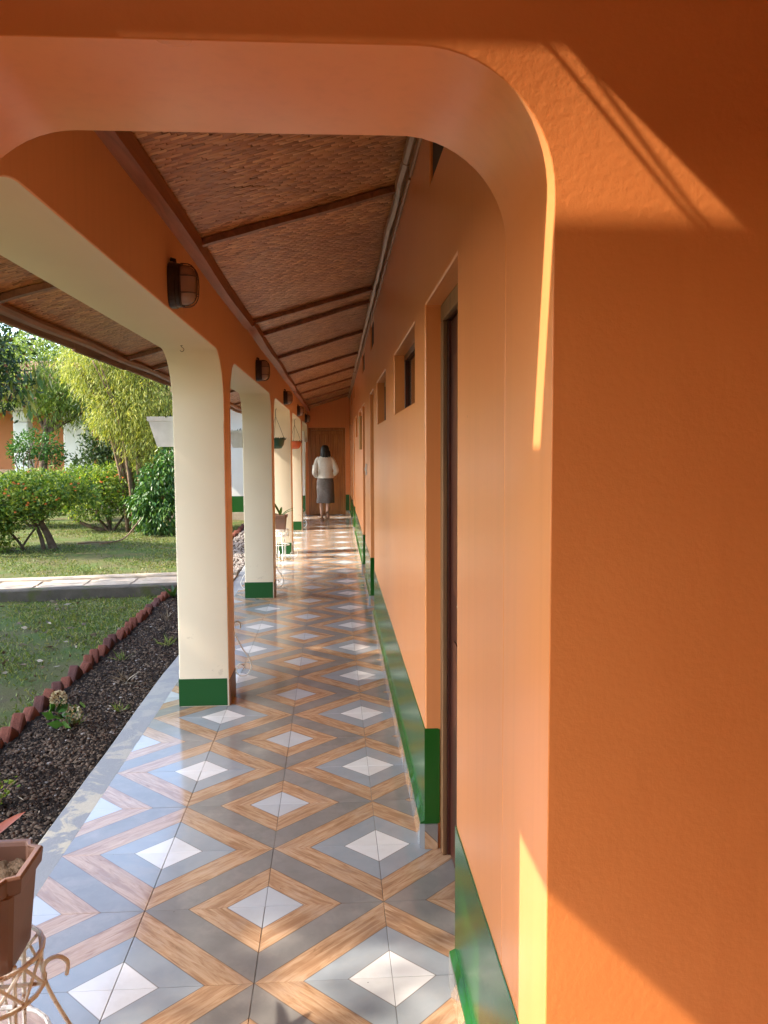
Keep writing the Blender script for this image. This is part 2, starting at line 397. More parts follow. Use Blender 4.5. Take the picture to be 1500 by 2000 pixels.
# ------------------------------------------------------------------ mesh helpers
class MB:
    """collects faces; build() links them as one mesh object"""
    def __init__(self):
        self.v, self.f, self.mi = [], [], []
    def add(self, vs, fs, mi=0):
        o = len(self.v)
        self.v += [tuple(x) for x in vs]
        self.f += [tuple(i + o for i in f) for f in fs]
        self.mi += [mi] * len(fs)
        return self
    def box(self, x0, x1, y0, y1, z0, z1, mi=0):
        vs = [(x, y, z) for z in (z0, z1) for y in (y0, y1) for x in (x0, x1)]
        return self.add(vs, [(0, 2, 3, 1), (4, 5, 7, 6), (0, 1, 5, 4), (2, 6, 7, 3), (0, 4, 6, 2), (1, 3, 7, 5)], mi)
    def tube(self, pts, r, n=6, cap=True, mi=0):
        pts = [Vector(p) for p in pts]
        rs = r if isinstance(r, (list, tuple)) else [r] * len(pts)
        vs, fs = [], []
        side = None
        for i, p in enumerate(pts):
            d = (pts[min(i + 1, len(pts) - 1)] - pts[max(i - 1, 0)])
            d = d.normalized() if d.length > 1e-9 else Vector((0, 0, 1))
            if side is None:
                side = d.cross(Vector((0, 0, 1)) if abs(d.z) < 0.9 else Vector((1, 0, 0))).normalized()
            else:
                side = (side - d * side.dot(d))
                side = side.normalized() if side.length > 1e-6 else d.orthogonal().normalized()
            up = d.cross(side)
            for k in range(n):
                a = 2 * math.pi * k / n
                vs.append(p + (side * math.cos(a) + up * math.sin(a)) * rs[i])
        for i in range(len(pts) - 1):
            for k in range(n):
                a, b = i * n + k, i * n + (k + 1) % n
                fs.append((a, b, b + n, a + n))
        if cap:
            fs.append(tuple(range(n - 1, -1, -1)))
            fs.append(tuple(range((len(pts) - 1) * n, len(pts) * n)))
        return self.add(vs, fs, mi)
    def loft(self, rings, cap=True, mi=0, close=True):
        n = len(rings[0]); vs = [p for r in rings for p in r]; fs = []
        for i in range(len(rings) - 1):
            for k in range(n if close else n - 1):
                a, b = i * n + k, i * n + (k + 1) % n
                fs.append((a, b, b + n, a + n))
        if cap:
            fs.append(tuple(range(n - 1, -1, -1)))
            fs.append(tuple(range((len(rings) - 1) * n, len(rings) * n)))
        return self.add(vs, fs, mi)
    def mesh(self, name, mats):
        me = bpy.data.meshes.new(name)
        me.from_pydata(self.v, [], self.f)
        for mm in (mats if isinstance(mats, (list, tuple)) else [mats]):
            me.materials.append(mm)
        if any(self.mi):
            me.polygons.foreach_set('material_index', self.mi)
        me.update()
        return me
    def build(self, name, mats, parent=None, smooth=False, bevel=0.0, seg=2, loc=None, rot=None):
        me = self.mesh(name, mats)
        if smooth:
            me.polygons.foreach_set('use_smooth', [True] * len(me.polygons))
        return link(name, me, parent, bevel, seg, loc, rot)

def link(name, me, parent=None, bevel=0.0, seg=2, loc=None, rot=None):
    o = bpy.data.objects.new(name, me)
    COL.objects.link(o)
    if parent is not None: o.parent = parent
    if loc is not None: o.location = loc
    if rot is not None: o.rotation_euler = rot
    if bevel:
        b = o.modifiers.new('bevel', 'BEVEL')
        b.width = bevel; b.segments = seg; b.limit_method = 'ANGLE'; b.angle_limit = math.radians(35)
    return o

def empty(name, loc=(0, 0, 0), rotz=0.0):
    o = bpy.data.objects.new(name, None)
    o.empty_display_size = 0.2
    COL.objects.link(o)
    o.location = loc
    o.rotation_euler = (0, 0, rotz)
    return o

def tag(o, label=None, cat=None, group=None, kind=None):
    if label: o['label'] = label
    if cat: o['category'] = cat
    if group: o['group'] = group
    if kind: o['kind'] = kind
    return o

def copy_tree(o, parent=None):
    c = o.copy()
    COL.objects.link(c)
    c.parent = parent
    for ch in list(o.children):
        copy_tree(ch, c)
    return c

BLD = []                      # things that follow the building, which stands half a degree off the tile grid
def bld(o):
    BLD.append(o)
    return o
def BX(x, y):                 # building x to world x
    return x + 0.005 * (y - 3)

def catmull(pts, n=6):
    P = [Vector(p) for p in pts]
    out = []
    for i in range(len(P) - 1):
        p0, p1, p2, p3 = P[max(i - 1, 0)], P[i], P[i + 1], P[min(i + 2, len(P) - 1)]
        for k in range(n):
            t = k / n
            out.append(0.5 * ((2 * p1) + (p2 - p0) * t + (2 * p0 - 5 * p1 + 4 * p2 - p3) * t * t + (3 * p1 - p0 - 3 * p2 + p3) * t ** 3))
    out.append(P[-1])
    return out

def np_mesh(name, V, Fq, mat, parent=None, smooth=False):
    me = bpy.data.meshes.new(name)
    V = np.asarray(V, np.float32); Fq = np.asarray(Fq, np.int32)
    k = Fq.shape[1]
    me.vertices.add(len(V)); me.vertices.foreach_set('co', V.ravel())
    me.loops.add(Fq.size); me.loops.foreach_set('vertex_index', Fq.ravel())
    me.polygons.add(len(Fq))
    me.polygons.foreach_set('loop_start', np.arange(0, Fq.size, k, dtype=np.int32))
    if smooth:
        me.polygons.foreach_set('use_smooth', np.ones(len(Fq), bool))
    me.materials.append(mat)
    me.update(calc_edges=True)
    me.validate()
    return link(name, me, parent)

def unit(a):
    return a / np.maximum(np.linalg.norm(a, axis=1, keepdims=True), 1e-9)

def leaves(name, P, D, L, W, mat, parent=None, fold=0.25, curl=0.0):
    """each leaf: a folded blade of two quads running from P along D"""
    n = len(P)
    D = unit(np.asarray(D, float))
    S = unit(np.cross(D, RNG.normal(size=(n, 3))))
    N = np.cross(S, D)
    L = np.broadcast_to(np.asarray(L, float), (n,))[:, None]
    W = np.broadcast_to(np.asarray(W, float), (n,))[:, None]
    base, tip = P, P + D * L - N * L * curl
    mid = P + D * L * 0.45 - N * W * fold
    l = P + D * L * 0.42 + S * W * 0.5
    r = P + D * L * 0.42 - S * W * 0.5
    V = np.stack([base, l, tip, r, mid], 1).reshape(-1, 3)
    o = (np.arange(n) * 5)[:, None]
    Fq = np.concatenate([o + np.array([[0, 4, 2, 1]]), o + np.array([[0, 3, 2, 4]])], 0)
    return np_mesh(name, V, Fq, mat, parent)

def blob_points(lobes, n, clump=0.12, per=14, shell=0.55):
    """points spread through ellipsoid lobes, gathered in twig-sized clumps, denser towards the outside"""
    vol = np.array([l[3] * l[4] * l[5] for l in lobes]); vol = vol ** 0.75
    k = max(1, n // per)
    idx = RNG.choice(len(lobes), k, p=vol / vol.sum())
    Lb = np.array(lobes)[idx]
    u = unit(RNG.normal(size=(k, 3)))
    rad = RNG.uniform(0, 1, (k, 1)) ** (1 / 3.0)
    rad = np.where(RNG.uniform(size=(k, 1)) < shell, RNG.uniform(0.78, 1.08, (k, 1)), rad)
    C = Lb[:, :3] + u * rad * Lb[:, 3:6]
    out = np.repeat(C, per, 0)
    outward = np.repeat(u, per, 0)
    cl = RNG.normal(size=out.shape) * clump
    return out + cl, outward

def rot_matrix_building():
    return Matrix.Translation((0, 3, 0)) @ Matrix.Rotation(-0.005, 4, 'Z') @ Matrix.Translation((0, -3, 0))

# ================================================================== SETTING
GZ = -0.08                                   # lawn level
mb = MB()
mb.add([(-500, -500, GZ - 0.04), (500, -500, GZ - 0.04), (500, 500, GZ - 0.04), (-500, 500, GZ - 0.04)], [(0, 1, 2, 3)])
tag(mb.build('ground', M['lawn']), kind='structure')

# lawn with a little relief
def grid(x0, x1, y0, y1, nx, ny, zf):
    xs, ys = np.meshgrid(np.linspace(x0, x1, nx), np.linspace(y0, y1, ny))
    V = np.stack([xs.ravel(), ys.ravel(), zf(xs, ys).ravel()], 1)
    i = np.arange(nx * ny).reshape(ny, nx)
    Fq = np.stack([i[:-1, :-1].ravel(), i[:-1, 1:].ravel(), i[1:, 1:].ravel(), i[1:, :-1].ravel()], 1)
    return V, Fq
def wav(x, y, s, a):
    return a * (np.sin(x * 1.7 * s + 0.6 * np.sin(y * 1.3 * s)) * np.cos(y * 1.9 * s + 0.4) + 0.5 * np.sin(x * 4.1 * s + y * 3.3 * s))
V, Fq = grid(-16, -1.80, -4, 30, 140, 300, lambda x, y: GZ + wav(x, y, 1.0, 0.008) + wav(x, y, 3.7, 0.004))
tag(np_mesh('lawn', V, Fq, M['lawn'], smooth=True), kind='structure')
V, Fq = grid(-1.86, -1.16, -3, 18.9, 60, 1200, lambda x, y: GZ + 0.035 + wav(x, y, 2.2, 0.012) + RNG.normal(size=x.shape) * 0.006)
tag(np_mesh('soil_bed', V, Fq, M['soil'], smooth=True), kind='structure')

# veranda floor: slab, tiles and the raw concrete edge
mb = MB()
mb.box(-1.039, 3.2, -3.0, 19.6, -0.30, -0.0035)
floor = mb.build('floor', M['grout'])
tag(floor, kind='structure')
mb = MB()
n = 90
ys = np.linspace(-3, 19.0, n)
prof = []
for i, y in enumerate(ys):
    xo = -1.183 + 0.006 * math.sin(y * 2.1) + random.uniform(-.003, .003)
    prof.append([(-1.0405, y, -0.3), (-1.0405, y, -0.004), (xo + .012, y, -0.006 + random.uniform(-.001, .001)), (xo, y, -0.02), (xo - .01, y, -0.3)])
mb.loft(prof, cap=True, close=False)
mb.build('concrete_edge', M['edge'], floor)
TS, X0, Y0 = 0.4, -0.239, 2.2676
tb = MB()
h, e = 0.1992, 0.0010
ring = lambda s, z: [(-s, -s, z), (s, -s, z), (s, s, z), (-s, s, z)]
tb.loft([ring(h, -0.006), ring(h, -e), ring(h - e, 0)], cap=True)
tile_me = tb.mesh('tile', M['tile'])
for j in range(-5, 43):
    for i in range(-2, 2):
        a = 0 if i % 2 else 1
        b = 0 if j % 2 == 0 else 1
        rz = {(0, 0): 0, (1, 0): 1, (1, 1): 2, (0, 1): 3}[(a, b)] * math.pi / 2
        o = link('tile', tile_me, floor, loc=(X0 + TS * (i + .5), Y0 + TS * (j + .5), random.uniform(-.0004, .0004)), rot=(random.uniform(-.0008, .0008), random.uniform(-.0008, .0008), rz + random.uniform(-.0025, .0025)))

# paved path across the garden, with its kerbs
def path_y(x): return 9.30 + 0.14 * (x + 1.2)
def strip(name, y0, y1, z0, z1, mat, parent, x0=-9.0, x1=-1.17, n=24, jit=.006):
    mb = MB(); rings = []
    for k in range(n + 1):
        x = x0 + (x1 - x0) * k / n
        p = path_y(x)
        a, b = y0 + p + random.uniform(-jit, jit), y1 + p + random.uniform(-jit, jit)
        zt = z1 + random.uniform(-jit, jit) * .6
        rings.append([(x, a, z0), (x, b, z0), (x, b, zt - .012), (x, b - .012, zt), (x, a + .012, zt), (x, a, zt - .012)])
    mb.loft(rings)
    return mb.build(name, mat, parent)
path = strip('path', 0.07, 0.66, -0.2, 0.015, M['concrete'], None)
tag(path, kind='structure')
strip('kerb', -0.10, 0.068, -0.2, 0.045, M['moss'], path)
strip('kerb', 0.662, 0.82, -0.2, 0.05, M['concrete'], path)
random.seed(3)
for k in range(15):                                    # irregular paving slabs let into the path
    xa = -9.0 + k * 0.52
    for yy in (0.085, 0.375):
        p = path_y(xa + .25)
        mb = MB(); w_ = 0.5 + random.uniform(-.04, -.01); hh = .28
        c = [(xa + random.uniform(0, .03), p + yy + random.uniform(0, .03)), (xa + w_, p + yy + random.uniform(0, .03)), (xa + w_ + random.uniform(-.03, .0), p + yy + hh), (xa + random.uniform(0, .03), p + yy + hh - random.uniform(0, .03))]
        mb.loft([[(x, y, 0.0) for x, y in c], [(x, y, 0.024) for x, y in c], [(x * .98 + .02 * (xa + .25), y * .98 + .02 * (p + yy + .2), 0.028) for x, y in c]])
        mb.build('paving_slab', M['concrete'], path)

# ------------------------------------------------------------------ long room wall on the right
WX = 0.345
wall = bld(empty('corridor_wall', (WX, 1.6, 0)))
tag(wall, 'long orange room wall with green dado, recessed doors and small high windows', 'wall')
wall.location = (0, 0, 0)
DOORS = [(2.22, 3.03), (7.16, 7.95), (9.34, 10.15), (14.30, 15.10), (16.46, 17.28)]
WINS = [(3.42, 4.65), (5.42, 6.57), (10.56, 11.78), (12.55, 13.72), (17.65, 18.75)]
VENTS = [(2.36, 2.88), (7.02, 7.68), (9.28, 9.98), (14.35, 14.95), (16.6, 17.2)]
def carve(name, box, cuts, mat, parent, bevel=0.007):
    mb = MB(); mb.box(*box)
    o = mb.build(name, mat)
    cb = MB()
    for c in cuts: cb.box(*c)
    co = cb.build('cutter', mat)
    md = o.modifiers.new('cut', 'BOOLEAN'); md.object = co; md.operation = 'DIFFERENCE'; md.solver = 'EXACT'
    dg = bpy.context.evaluated_depsgraph_get()
    me = bpy.data.meshes.new_from_object(o.evaluated_get(dg))
    o.modifiers.clear()
    o.data = me
    bpy.data.objects.remove(co)
    o.parent = parent
    if bevel:
        b = o.modifiers.new('bevel', 'BEVEL'); b.width = bevel; b.segments = 3; b.limit_method = 'ANGLE'
        me.polygons.foreach_set('use_smooth', [True] * len(me.polygons))
        b.harden_normals = True
    return o
cuts = [(0.2, 0.8, a, b, -0.5, 2.06) for a, b in DOORS] + [(0.2, 0.8, a, b, 1.73, 2.06) for a, b in WINS] + [(0.2, 0.8, a, b, 2.44, 2.66) for a, b in VENTS]
carve('plaster', (WX, WX + 0.20, 1.588, 19.30, -0.05, 3.05), cuts, M['orange'], wall)
# dado and skirting between the doors
segs, y = [], 1.2425
for a, b in DOORS:
    segs.append((y, a)); y = b
segs.append((y, 19.19))
sk_me = {}
for a, b in segs:
    mb = MB(); rings = []; ya, yb = a - (0.0 if a < 1.3 else .003), b + .003; kk = max(8, int((yb - ya) / .06)); zz = 0.0
    for k in range(kk + 1):
        yy = ya + (yb - ya) * k / kk; zz = zz * .7 + random.uniform(-.0016, .0016)
        rings.append([(WX - .0035, yy, .098), (WX - .0035, yy, .4705 + zz), (WX - .0015, yy, .4725 + zz), (WX + .05, yy, .4725), (WX + .05, yy, .098)])
    mb.loft(rings); mb.build('dado', M['green'], wall)
    if a > 1.3:
        mb = MB(); mb.box(WX - 0.0032, WX + 0.075, a - .0025, a + .02, 0.0985, 0.4715)
    # green mortar ledge over the skirting
    mb = MB(); rings = []
    nn = max(6, int((b - a) / .05))
    for k in range(nn + 1):
        yy = a + (b - a) * k / nn
        dx = random.uniform(-.0008, .0008)
        rings.append([(WX - .001, yy, .0975), (WX - .020 + dx, yy, .0975), (WX - .019 + dx, yy, .103 + random.uniform(-.0006, .0008)), (WX - .001, yy, .112)])
    mb.loft(rings)
    mb.build('mortar_ledge', M['green'], wall)
    yy = a
    while yy < b - .02:
        y1 = min(yy + 0.4, b)
        L = round(y1 - yy - 0.003, 4)
        key = L
        if key not in sk_me:
            m2 = MB(); m2.box(-L / 2, L / 2, -0.010, 0.010, -0.048, 0.048)
            sk_me[key] = m2.mesh('skirting_tile', M['skirt'])
        link('skirting_tile', sk_me[key], wall, loc=(WX - .0115, (yy + y1) / 2, 0.0492), rot=(0, 0, math.pi / 2))
        yy += 0.4
def skirt_return(y, sgn, x0=WX, d=0.06):
    m2 = MB(); m2.box(-d / 2, d / 2, -.005, .005, -.048, .048)
    m2.build('skirting_tile', M['skirt'], wall, loc=(x0 + d / 2 - .005, y + sgn * .0055, .0492))
for a, b in DOORS:
    # far and near returns of the dado inside the reveal
    for yy, s in ((b, -1), (a, 1)):
        mb = MB(); mb.box(WX + .001, WX + .056, min(yy, yy + s * .0034), max(yy, yy + s * .0034), .1, .470)
        mb.build('dado', M['green'], wall, bevel=.002)
        skirt_return(yy, s, WX + .002, .05)
    d = empty('door'); d.parent = wall
    fx = WX + .058
    for x0, x1, mt in ((fx, fx + .018, 'doorframe'), (fx + .0184, fx + .085, 'darkdoor')):
        mb = MB(); g = 0 if mt == 'doorframe' else .0006
        mb.box(x0, x1, a + .0015, a + .062 - g, 0.001, 1.997)
        mb.box(x0, x1, b - .062 + g, b - .0015, 0.001, 1.997)
        mb.box(x0, x1, a + .0015, b - .0015, 1.998 + g, 2.058)
        mb.build('frame', M[mt], d, bevel=.003)
    mb = MB(); mb.box(fx + .030, fx + .070, a + .063, b - .063, 0.006, 1.995)
    lf = mb.build('door_leaf', M['darkdoor'], d, bevel=.003)
    for z0, z1 in ((.18, .85), (1.02, 1.86)):
        mb = MB(); mb.box(fx + .024, fx + .0295, a + .16, b - .16, z0, z1)
        mb.build('panel', M['darkdoor'], d, bevel=.004)
    mb = MB(); mb.box(fx + .010, fx + .0295, a + .095, a + .125, 1.0, 1.16); mb.tube([(fx + .012, a + .11, 1.06), (fx - .02, a + .11, 1.06), (fx - .022, a + .2, 1.06)], .008)
    mb.build('handle', M['steel'], d)
for a, b in WINS:
    wdw = empty('window'); wdw.parent = wall
    fx = WX + .060
    mb = MB()
    mb.box(fx, fx + .04, a + .001, a + .035, 1.732, 2.058); mb.box(fx, fx + .04, b - .035, b - .001, 1.732, 2.058)
    mb.box(fx, fx + .04, a + .0355, b - .0355, 2.026, 2.058); mb.box(fx, fx + .04, a + .0355, b - .0355, 1.732, 1.764)
    mb.box(fx + .004, fx + .036, (a + b) / 2 - .016, (a + b) / 2 + .016, 1.7645, 2.0255)
    mb.build('frame', M['darkdoor'], wdw, bevel=.003)
    for p0, p1 in ((a + .036, (a + b) / 2 - .017), ((a + b) / 2 + .017, b - .036)):
        mb = MB(); mb.box(fx + .018, fx + .024, p0, p1, 1.765, 2.025)
        mb.build('pane', M['pane'], wdw)
for a, b in VENTS:
    mb = MB(); mb.box(WX + .012, WX + .03, a + .001, b - .001, 2.441, 2.659)
    mb.build('vent', M['vent'], wall)

# light wooden board on the wall by the third window, and a switch plate
mb = MB(); mb.box(-.016, .016, -.10, .10, 0, .42)
o = bld(mb.build('sign_board', M['signwood'], bevel=.004, loc=(WX - .016, 10.42, 1.53)))
tag(o, 'narrow ochre wooden board fixed on the orange wall beside a doorway', 'sign')
mb = MB(); mb.box(-.006, .006, -.02, .02, -.02, .02)
mb.build('hook', M['wire'], o, loc=(0, 0, .03))
mb = MB(); mb.box(-.008, .008, -.045, .045, -.06, .06)
o = bld(mb.build('light_switch', M['planter'], bevel=.004, loc=(WX - .008, 8.75, 1.32)))
tag(o, 'small pale switch plate on the orange wall between two doors', 'switch')
mb = MB(); mb.box(-.004, .004, -.012, .012, -.02, .02)
mb.build('rocker', M['planter'], o, loc=(-.0125, 0, 0))

# ------------------------------------------------------------------ arch wall across the veranda
def arc(cx, cz, r, a0, a1, n=14):
    return [(cx + r * math.cos(math.radians(a0 + (a1 - a0) * k / n)), cz + r * math.sin(math.radians(a0 + (a1 - a0) * k / n))) for k in range(n + 1)]
AY0, AY1, AZ = 1.24, 1.588, 2.124
def bevel_edges(bm, sel, off, seg=4):
    es = [e for e in bm.edges if sel(e)]
    bmesh.ops.bevel(bm, geom=es, offset=off, segments=seg, affect='EDGES', profile=0.5, clamp_overlap=True)
def extrude_outline(name, pts, axis, a, b, mats, parent, pick, bev, seg=3, matfn=None):
    """closed outline in the (u, z) plane pushed from a to b along the other axis"""
    bm = bmesh.new()
    P = lambda u, z, c: (u, c, z) if axis == 'Y' else (c, u, z)
    A = [bm.verts.new(P(u, z, a)) for u, z in pts]
    B = [bm.verts.new(P(u, z, b)) for u, z in pts]
    bm.faces.new(A); bm.faces.new(B[::-1])
    k = len(pts)
    for i in range(k):
        bm.faces.new((A[i], A[(i + 1) % k], B[(i + 1) % k], B[i]))
    bmesh.ops.recalc_face_normals(bm, faces=bm.faces)
    bevel_edges(bm, pick, bev, seg)
    bmesh.ops.triangulate(bm, faces=[f for f in bm.faces if len(f.verts) > 4])
    bmesh.ops.recalc_face_normals(bm, faces=bm.faces)
    for f in bm.faces:
        f.smooth = True
        if matfn: f.material_index = matfn(f)
    me = bpy.data.meshes.new(name)
    bm.to_mesh(me); bm.free()
    for mm in mats: me.materials.append(mm)
    try:
        me.set_sharp_from_angle(angle=math.radians(28))
    except Exception:
        pass
    return link(name, me, parent)
R1, R2 = 0.205, 0.21
pts = [(-0.665, -0.05), (-0.665, AZ - R2)] + arc(-0.665 + R2, AZ - R2, R2, 180, 90)[1:] + arc(WX - R1, AZ - R1, R1, 90, 0) + [(WX, -0.05), (3.2, -0.05), (3.2, 3.25), (-0.9345, 3.25), (-0.9345, -0.05)]
aw = bld(empty('arch_wall'))
tag(aw, 'orange stucco wall with a round-cornered archway opening onto the tiled veranda', 'wall')
onend = lambda e: abs(e.verts[0].co.y - e.verts[1].co.y) < 1e-5 and all(v.co.z > -0.04 for v in e.verts if True) and not (min(v.co.z for v in e.verts) > 3.2)
def pick_arch(e):
    a, b = e.verts[0].co, e.verts[1].co
    if abs(a.y - b.y) > 1e-5: return False
    if a.z > 3.2 and b.z > 3.2: return False
    if a.z < -.04 and b.z < -.04: return False
    if abs(a.y - AY1) < 1e-5 and min(a.x, b.x) > WX - .002: return False      # flush with the room wall
    return True
extrude_outline('stucco', pts, 'Y', AY0, AY1, [M['stucco'], M['orange']], aw, pick_arch, 0.014, 4,
                lambda f: 0 if f.normal.y < -0.35 else 1)

# ------------------------------------------------------------------ arcade of pillars towards the garden
PX0, PX1, BZ, ZB = -0.935, -0.635, 2.09, 1.70
PIT, PD, P1 = 3.57, 0.28, 4.865
ar = bld(empty('arcade', (0, 0, 0)))
tag(ar, 'row of cream garden pillars joined by an orange faced arched beam', 'arcade')
pil = [P1 + PIT * k for k in range(-1, 4)]
out = []
RA = 0.30
y_end = 19.0
pil_far = [AY1 - .04] + [y + PD for y in pil[1:]]
pil[0] = AY1 + .0005
for k, py in enumerate(pil):
    if k > 0:
        out += arc(py - RA, BZ - RA, RA, 90, 0)
    if k == 0:                                  # springs from the arch wall itself
        hc = AY1 - .09 + RA                     # only the part of the haunch beyond the wall shows
        a0 = 180 - math.degrees(math.acos((hc - py) / RA))
        out += arc(hc, BZ - RA, RA, a0, 90)
        continue
    out += [(py, ZB), (pil_far[k], ZB)]
    out += arc(pil_far[k] + RA, BZ - RA, RA, 180, 90)
out += arc(y_end - RA, BZ - RA, RA, 90, 0) + [(y_end, ZB), (y_end, 2.47), (pil[0], 2.47)]
# drop doubled points
o2 = []
for p in out:
    if not o2 or (abs(p[0] - o2[-1][0]) + abs(p[1] - o2[-1][1])) > 1e-4: o2.append(p)
def pick_arc(e):
    a, b = e.verts[0].co, e.verts[1].co
    if abs(a.x - b.x) > 1e-5: return False
    if abs(a.z - ZB) < 1e-4 and abs(b.z - ZB) < 1e-4: return False
    if a.z > 2.45 and b.z > 2.45: return False
    return True
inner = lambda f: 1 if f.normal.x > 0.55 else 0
extrude_outline('beam', o2, 'X', PX0, PX1, [M['cream'], M['bounce_orange']], ar, pick_arc, 0.012, 3, inner)
for k, py in enumerate(pil):
    if k == 0: continue                        # the first pier is the jamb of the arch wall
    far = pil_far[k]
    po = [(py, -.05), (far, -.05), (far, ZB), (py, ZB)]
    def pick_p(e):
        a, b = e.verts[0].co, e.verts[1].co
        return abs(a.x - b.x) < 1e-5 and abs(a.y - b.y) < 1e-5
    p = extrude_outline('pillar', po, 'X', PX0, PX1, [M['cream'], M['bounce_orange']], ar, pick_p, 0.012, 3, inner)
    mb = MB()
    e = .0025
    mb.box(PX0 - e, PX1 - .014, py - e, py + .05, 0.002, .168); mb.box(PX0 - e + .0004, PX0 + .05, py + .0505, far + e, 0.002, .168)
    mb.build('plinth', M['green_matte'], p, bevel=.002)
    mb = MB(); mb.box(PX1 - .03, PX1 + e, py + .004, far - .004, 0.001, .160)
    mb.build('plinth', M['brownbase'], p, bevel=.002)

# ------------------------------------------------------------------ roof with woven bamboo ceiling
RS = 0.31                                     # slope
def cz(x): return 2.475 + RS * (x + 0.635)
EX, EY0, EY1 = -1.545, 1.24, 19.3
roof = bld(empty('veranda_roof', (0, 0, 0)))
tag(roof, 'sloping veranda roof lined with woven brown bamboo mats on wooden rafters', 'roof')
ra = [2.05, 3.86, 6.20, 6.80, 8.50, 10.35, 12.15, 14.0, 15.9, 17.7]
skew = [0, -.10, -.12, .02, .04, -.05, .03, -.03, .02, 0]
def weave_panel(x0, x1, y0, y1):
    sw, sl = 0.022, 0.052
    ny = int((y1 - y0) / sw); nx = int((x1 - x0) / sl) + 2
    iy, ix = np.meshgrid(np.arange(ny), np.arange(nx), indexing='ij')
    iy = iy.ravel(); ix = ix.ravel()
    n = len(iy)
    cx = x0 + (ix + ((iy * 0.5) % 1.0) + 0.25 * ((iy // 2) % 2)) * sl + RNG.normal(size=n) * .0025
    cy = y0 + (iy + .5) * sw + 0.006 * np.sin(cx * 4 + y0 * 3) + RNG.normal(size=n) * .001
    keep = (cx > x0 + .01) & (cx < x1 - .01)
    cx, cy = cx[keep], cy[keep]; n = len(cx)
    hl = sl * (0.50 + RNG.uniform(0, .06, n)); hw = sw * (0.46 + RNG.uniform(0, .02, n))
    tilt = RNG.normal(size=n) * 0.02; tw = RNG.normal(size=n) * .03
    V = []
    for a, dz in ((-1, .0030), (-.8, .0012), (.8, .0), (1, .0014)):
        for s in (-1, 1):
            x = cx + a * hl; y = cy + s * hw
            z = cz(x) - 0.0085 + dz + RNG.uniform(0, .001, n) + tilt * a * .012 + tw * s * .012
            V.append(np.stack([x, y, z], 1))
    V = np.stack(V, 1).reshape(-1, 3)
    o = (np.arange(n) * 8)[:, None]
    Fq = np.concatenate([o + np.array([[0, 1, 3, 2]]), o + np.array([[2, 3, 5, 4]]), o + np.array([[4, 5, 7, 6]])], 0)
    p = np_mesh('woven_mat', V, Fq, M['weave'], roof)
    p['kind'] = 'stuff'
edges_y = [EY0 + .02] + ra + [EY1]
for a, b in zip(edges_y[:-1], edges_y[1:]):
    if b - a < .08: continue
    weave_panel(PX1 - .02, WX + .0, a, b)
    weave_panel(EX, PX0 + .03, a, b)
mb = MB()
def slab(mb, x0, x1, y0, y1, dz0, dz1):
    vs = [(x, y, cz(x) + d) for d in (dz0, dz1) for y in (y0, y1) for x in (x0, x1)]
    mb.add(vs, [(0, 2, 3, 1), (4, 5, 7, 6), (0, 1, 5, 4), (2, 6, 7, 3), (0, 4, 6, 2), (1, 3, 7, 5)])
slab(mb, EX, 0.60, EY0, EY1, -.004, .012)
mb.build('lining_board', simple('dark_ceiling_backing', (0.20, 0.085, 0.034), (0.26, 0.115, 0.048), 6, 0.8), roof)
mb = MB()
nx = 60
for k in range(int((EY1 + .1 - EY0) / .15)):                          # corrugated sheet
    y0 = EY0 - .02 + k * .15
    for s in (0, 1):
        ya, yb = y0 + s * .075, y0 + s * .075 + .075
        za, zb = (.05, .085) if s == 0 else (.085, .05)
        vs = [(x, y, cz(x) + z + dz) for dz in (0, .004) for (y, z) in ((ya, za), (yb, zb)) for x in (EX - .06, 3.4)]
        mb.add(vs, [(0, 2, 3, 1), (4, 5, 7, 6), (0, 1, 5, 4), (2, 6, 7, 3), (0, 4, 6, 2), (1, 3, 7, 5)])
mb.build('roof_sheet', M['roof'], roof)
for y, s in zip(ra, skew):
    for (x0, x1, hw) in ((PX1 - .01, WX - .001, .023), (EX + .02, PX0 + .01, .023)):
        mb = MB(); rings = []
        for k in range(9):
            x = x0 + (x1 - x0) * k / 8
            yy = y + s * (0.5 - (x - PX1)) + .006 * math.sin(k * 1.3 + y * 7)
            hh = .040 + random.uniform(-.002, .002)
            rings.append([(x, yy - hw, cz(x) - .012), (x, yy - hw + .004, cz(x) - hh), (x, yy + hw - .004, cz(x) - hh), (x, yy + hw, cz(x) - .012)])
        mb.loft(rings)
        mb.build('rafter', M['rafter'], roof)
# wall plate over the beam, pieced from three lengths
for a, b, dx in ((EY0 + .36, 6.05, 0), (6.06, 12.6, .012), (12.61, EY1 - .1, .004)):
    mb = MB(); rings = []
    k2 = int((b - a) / .4)
    for k in range(k2 + 1):
        y = a + (b - a) * k / k2
        j = .004 * math.sin(y * 2.3) + dx
        rings.append([(PX1 + .001, y, 2.405 + j), (PX1 + .052 + j, y, 2.415 + j), (PX1 + .058 + j, y, 2.475), (PX1 + .001, y, 2.475)])
    mb.loft(rings)
    mb.build('wall_plate', M['plate'], roof)
a = EY0 + .36
k = 0
while a < EY1 - .2:                                                   # split bamboo battens along the room wall
    L = [1.9, 1.5, 1.25, 1.7, 1.4][k % 5]
    b = min(a + L, EY1 - .12)
    mb = MB()
    mb.tube([(WX - .024 + random.uniform(-.004, .004), a + (b - a) * q / 6, cz(WX) - .040 + random.uniform(-.004, .004)) for q in range(7)], .022 + .003 * (k % 2), 8)
    mb.build('batten', M['batten'], roof, smooth=False)
    mb = MB(); mb.box(WX - .012, WX - .001, a + .05, b + .03, cz(WX) - .105, cz(WX) - .066)
    mb.build('batten', M['batten'], roof, bevel=.003)
    a = b + .012; k += 1
a, k = EY0, 0
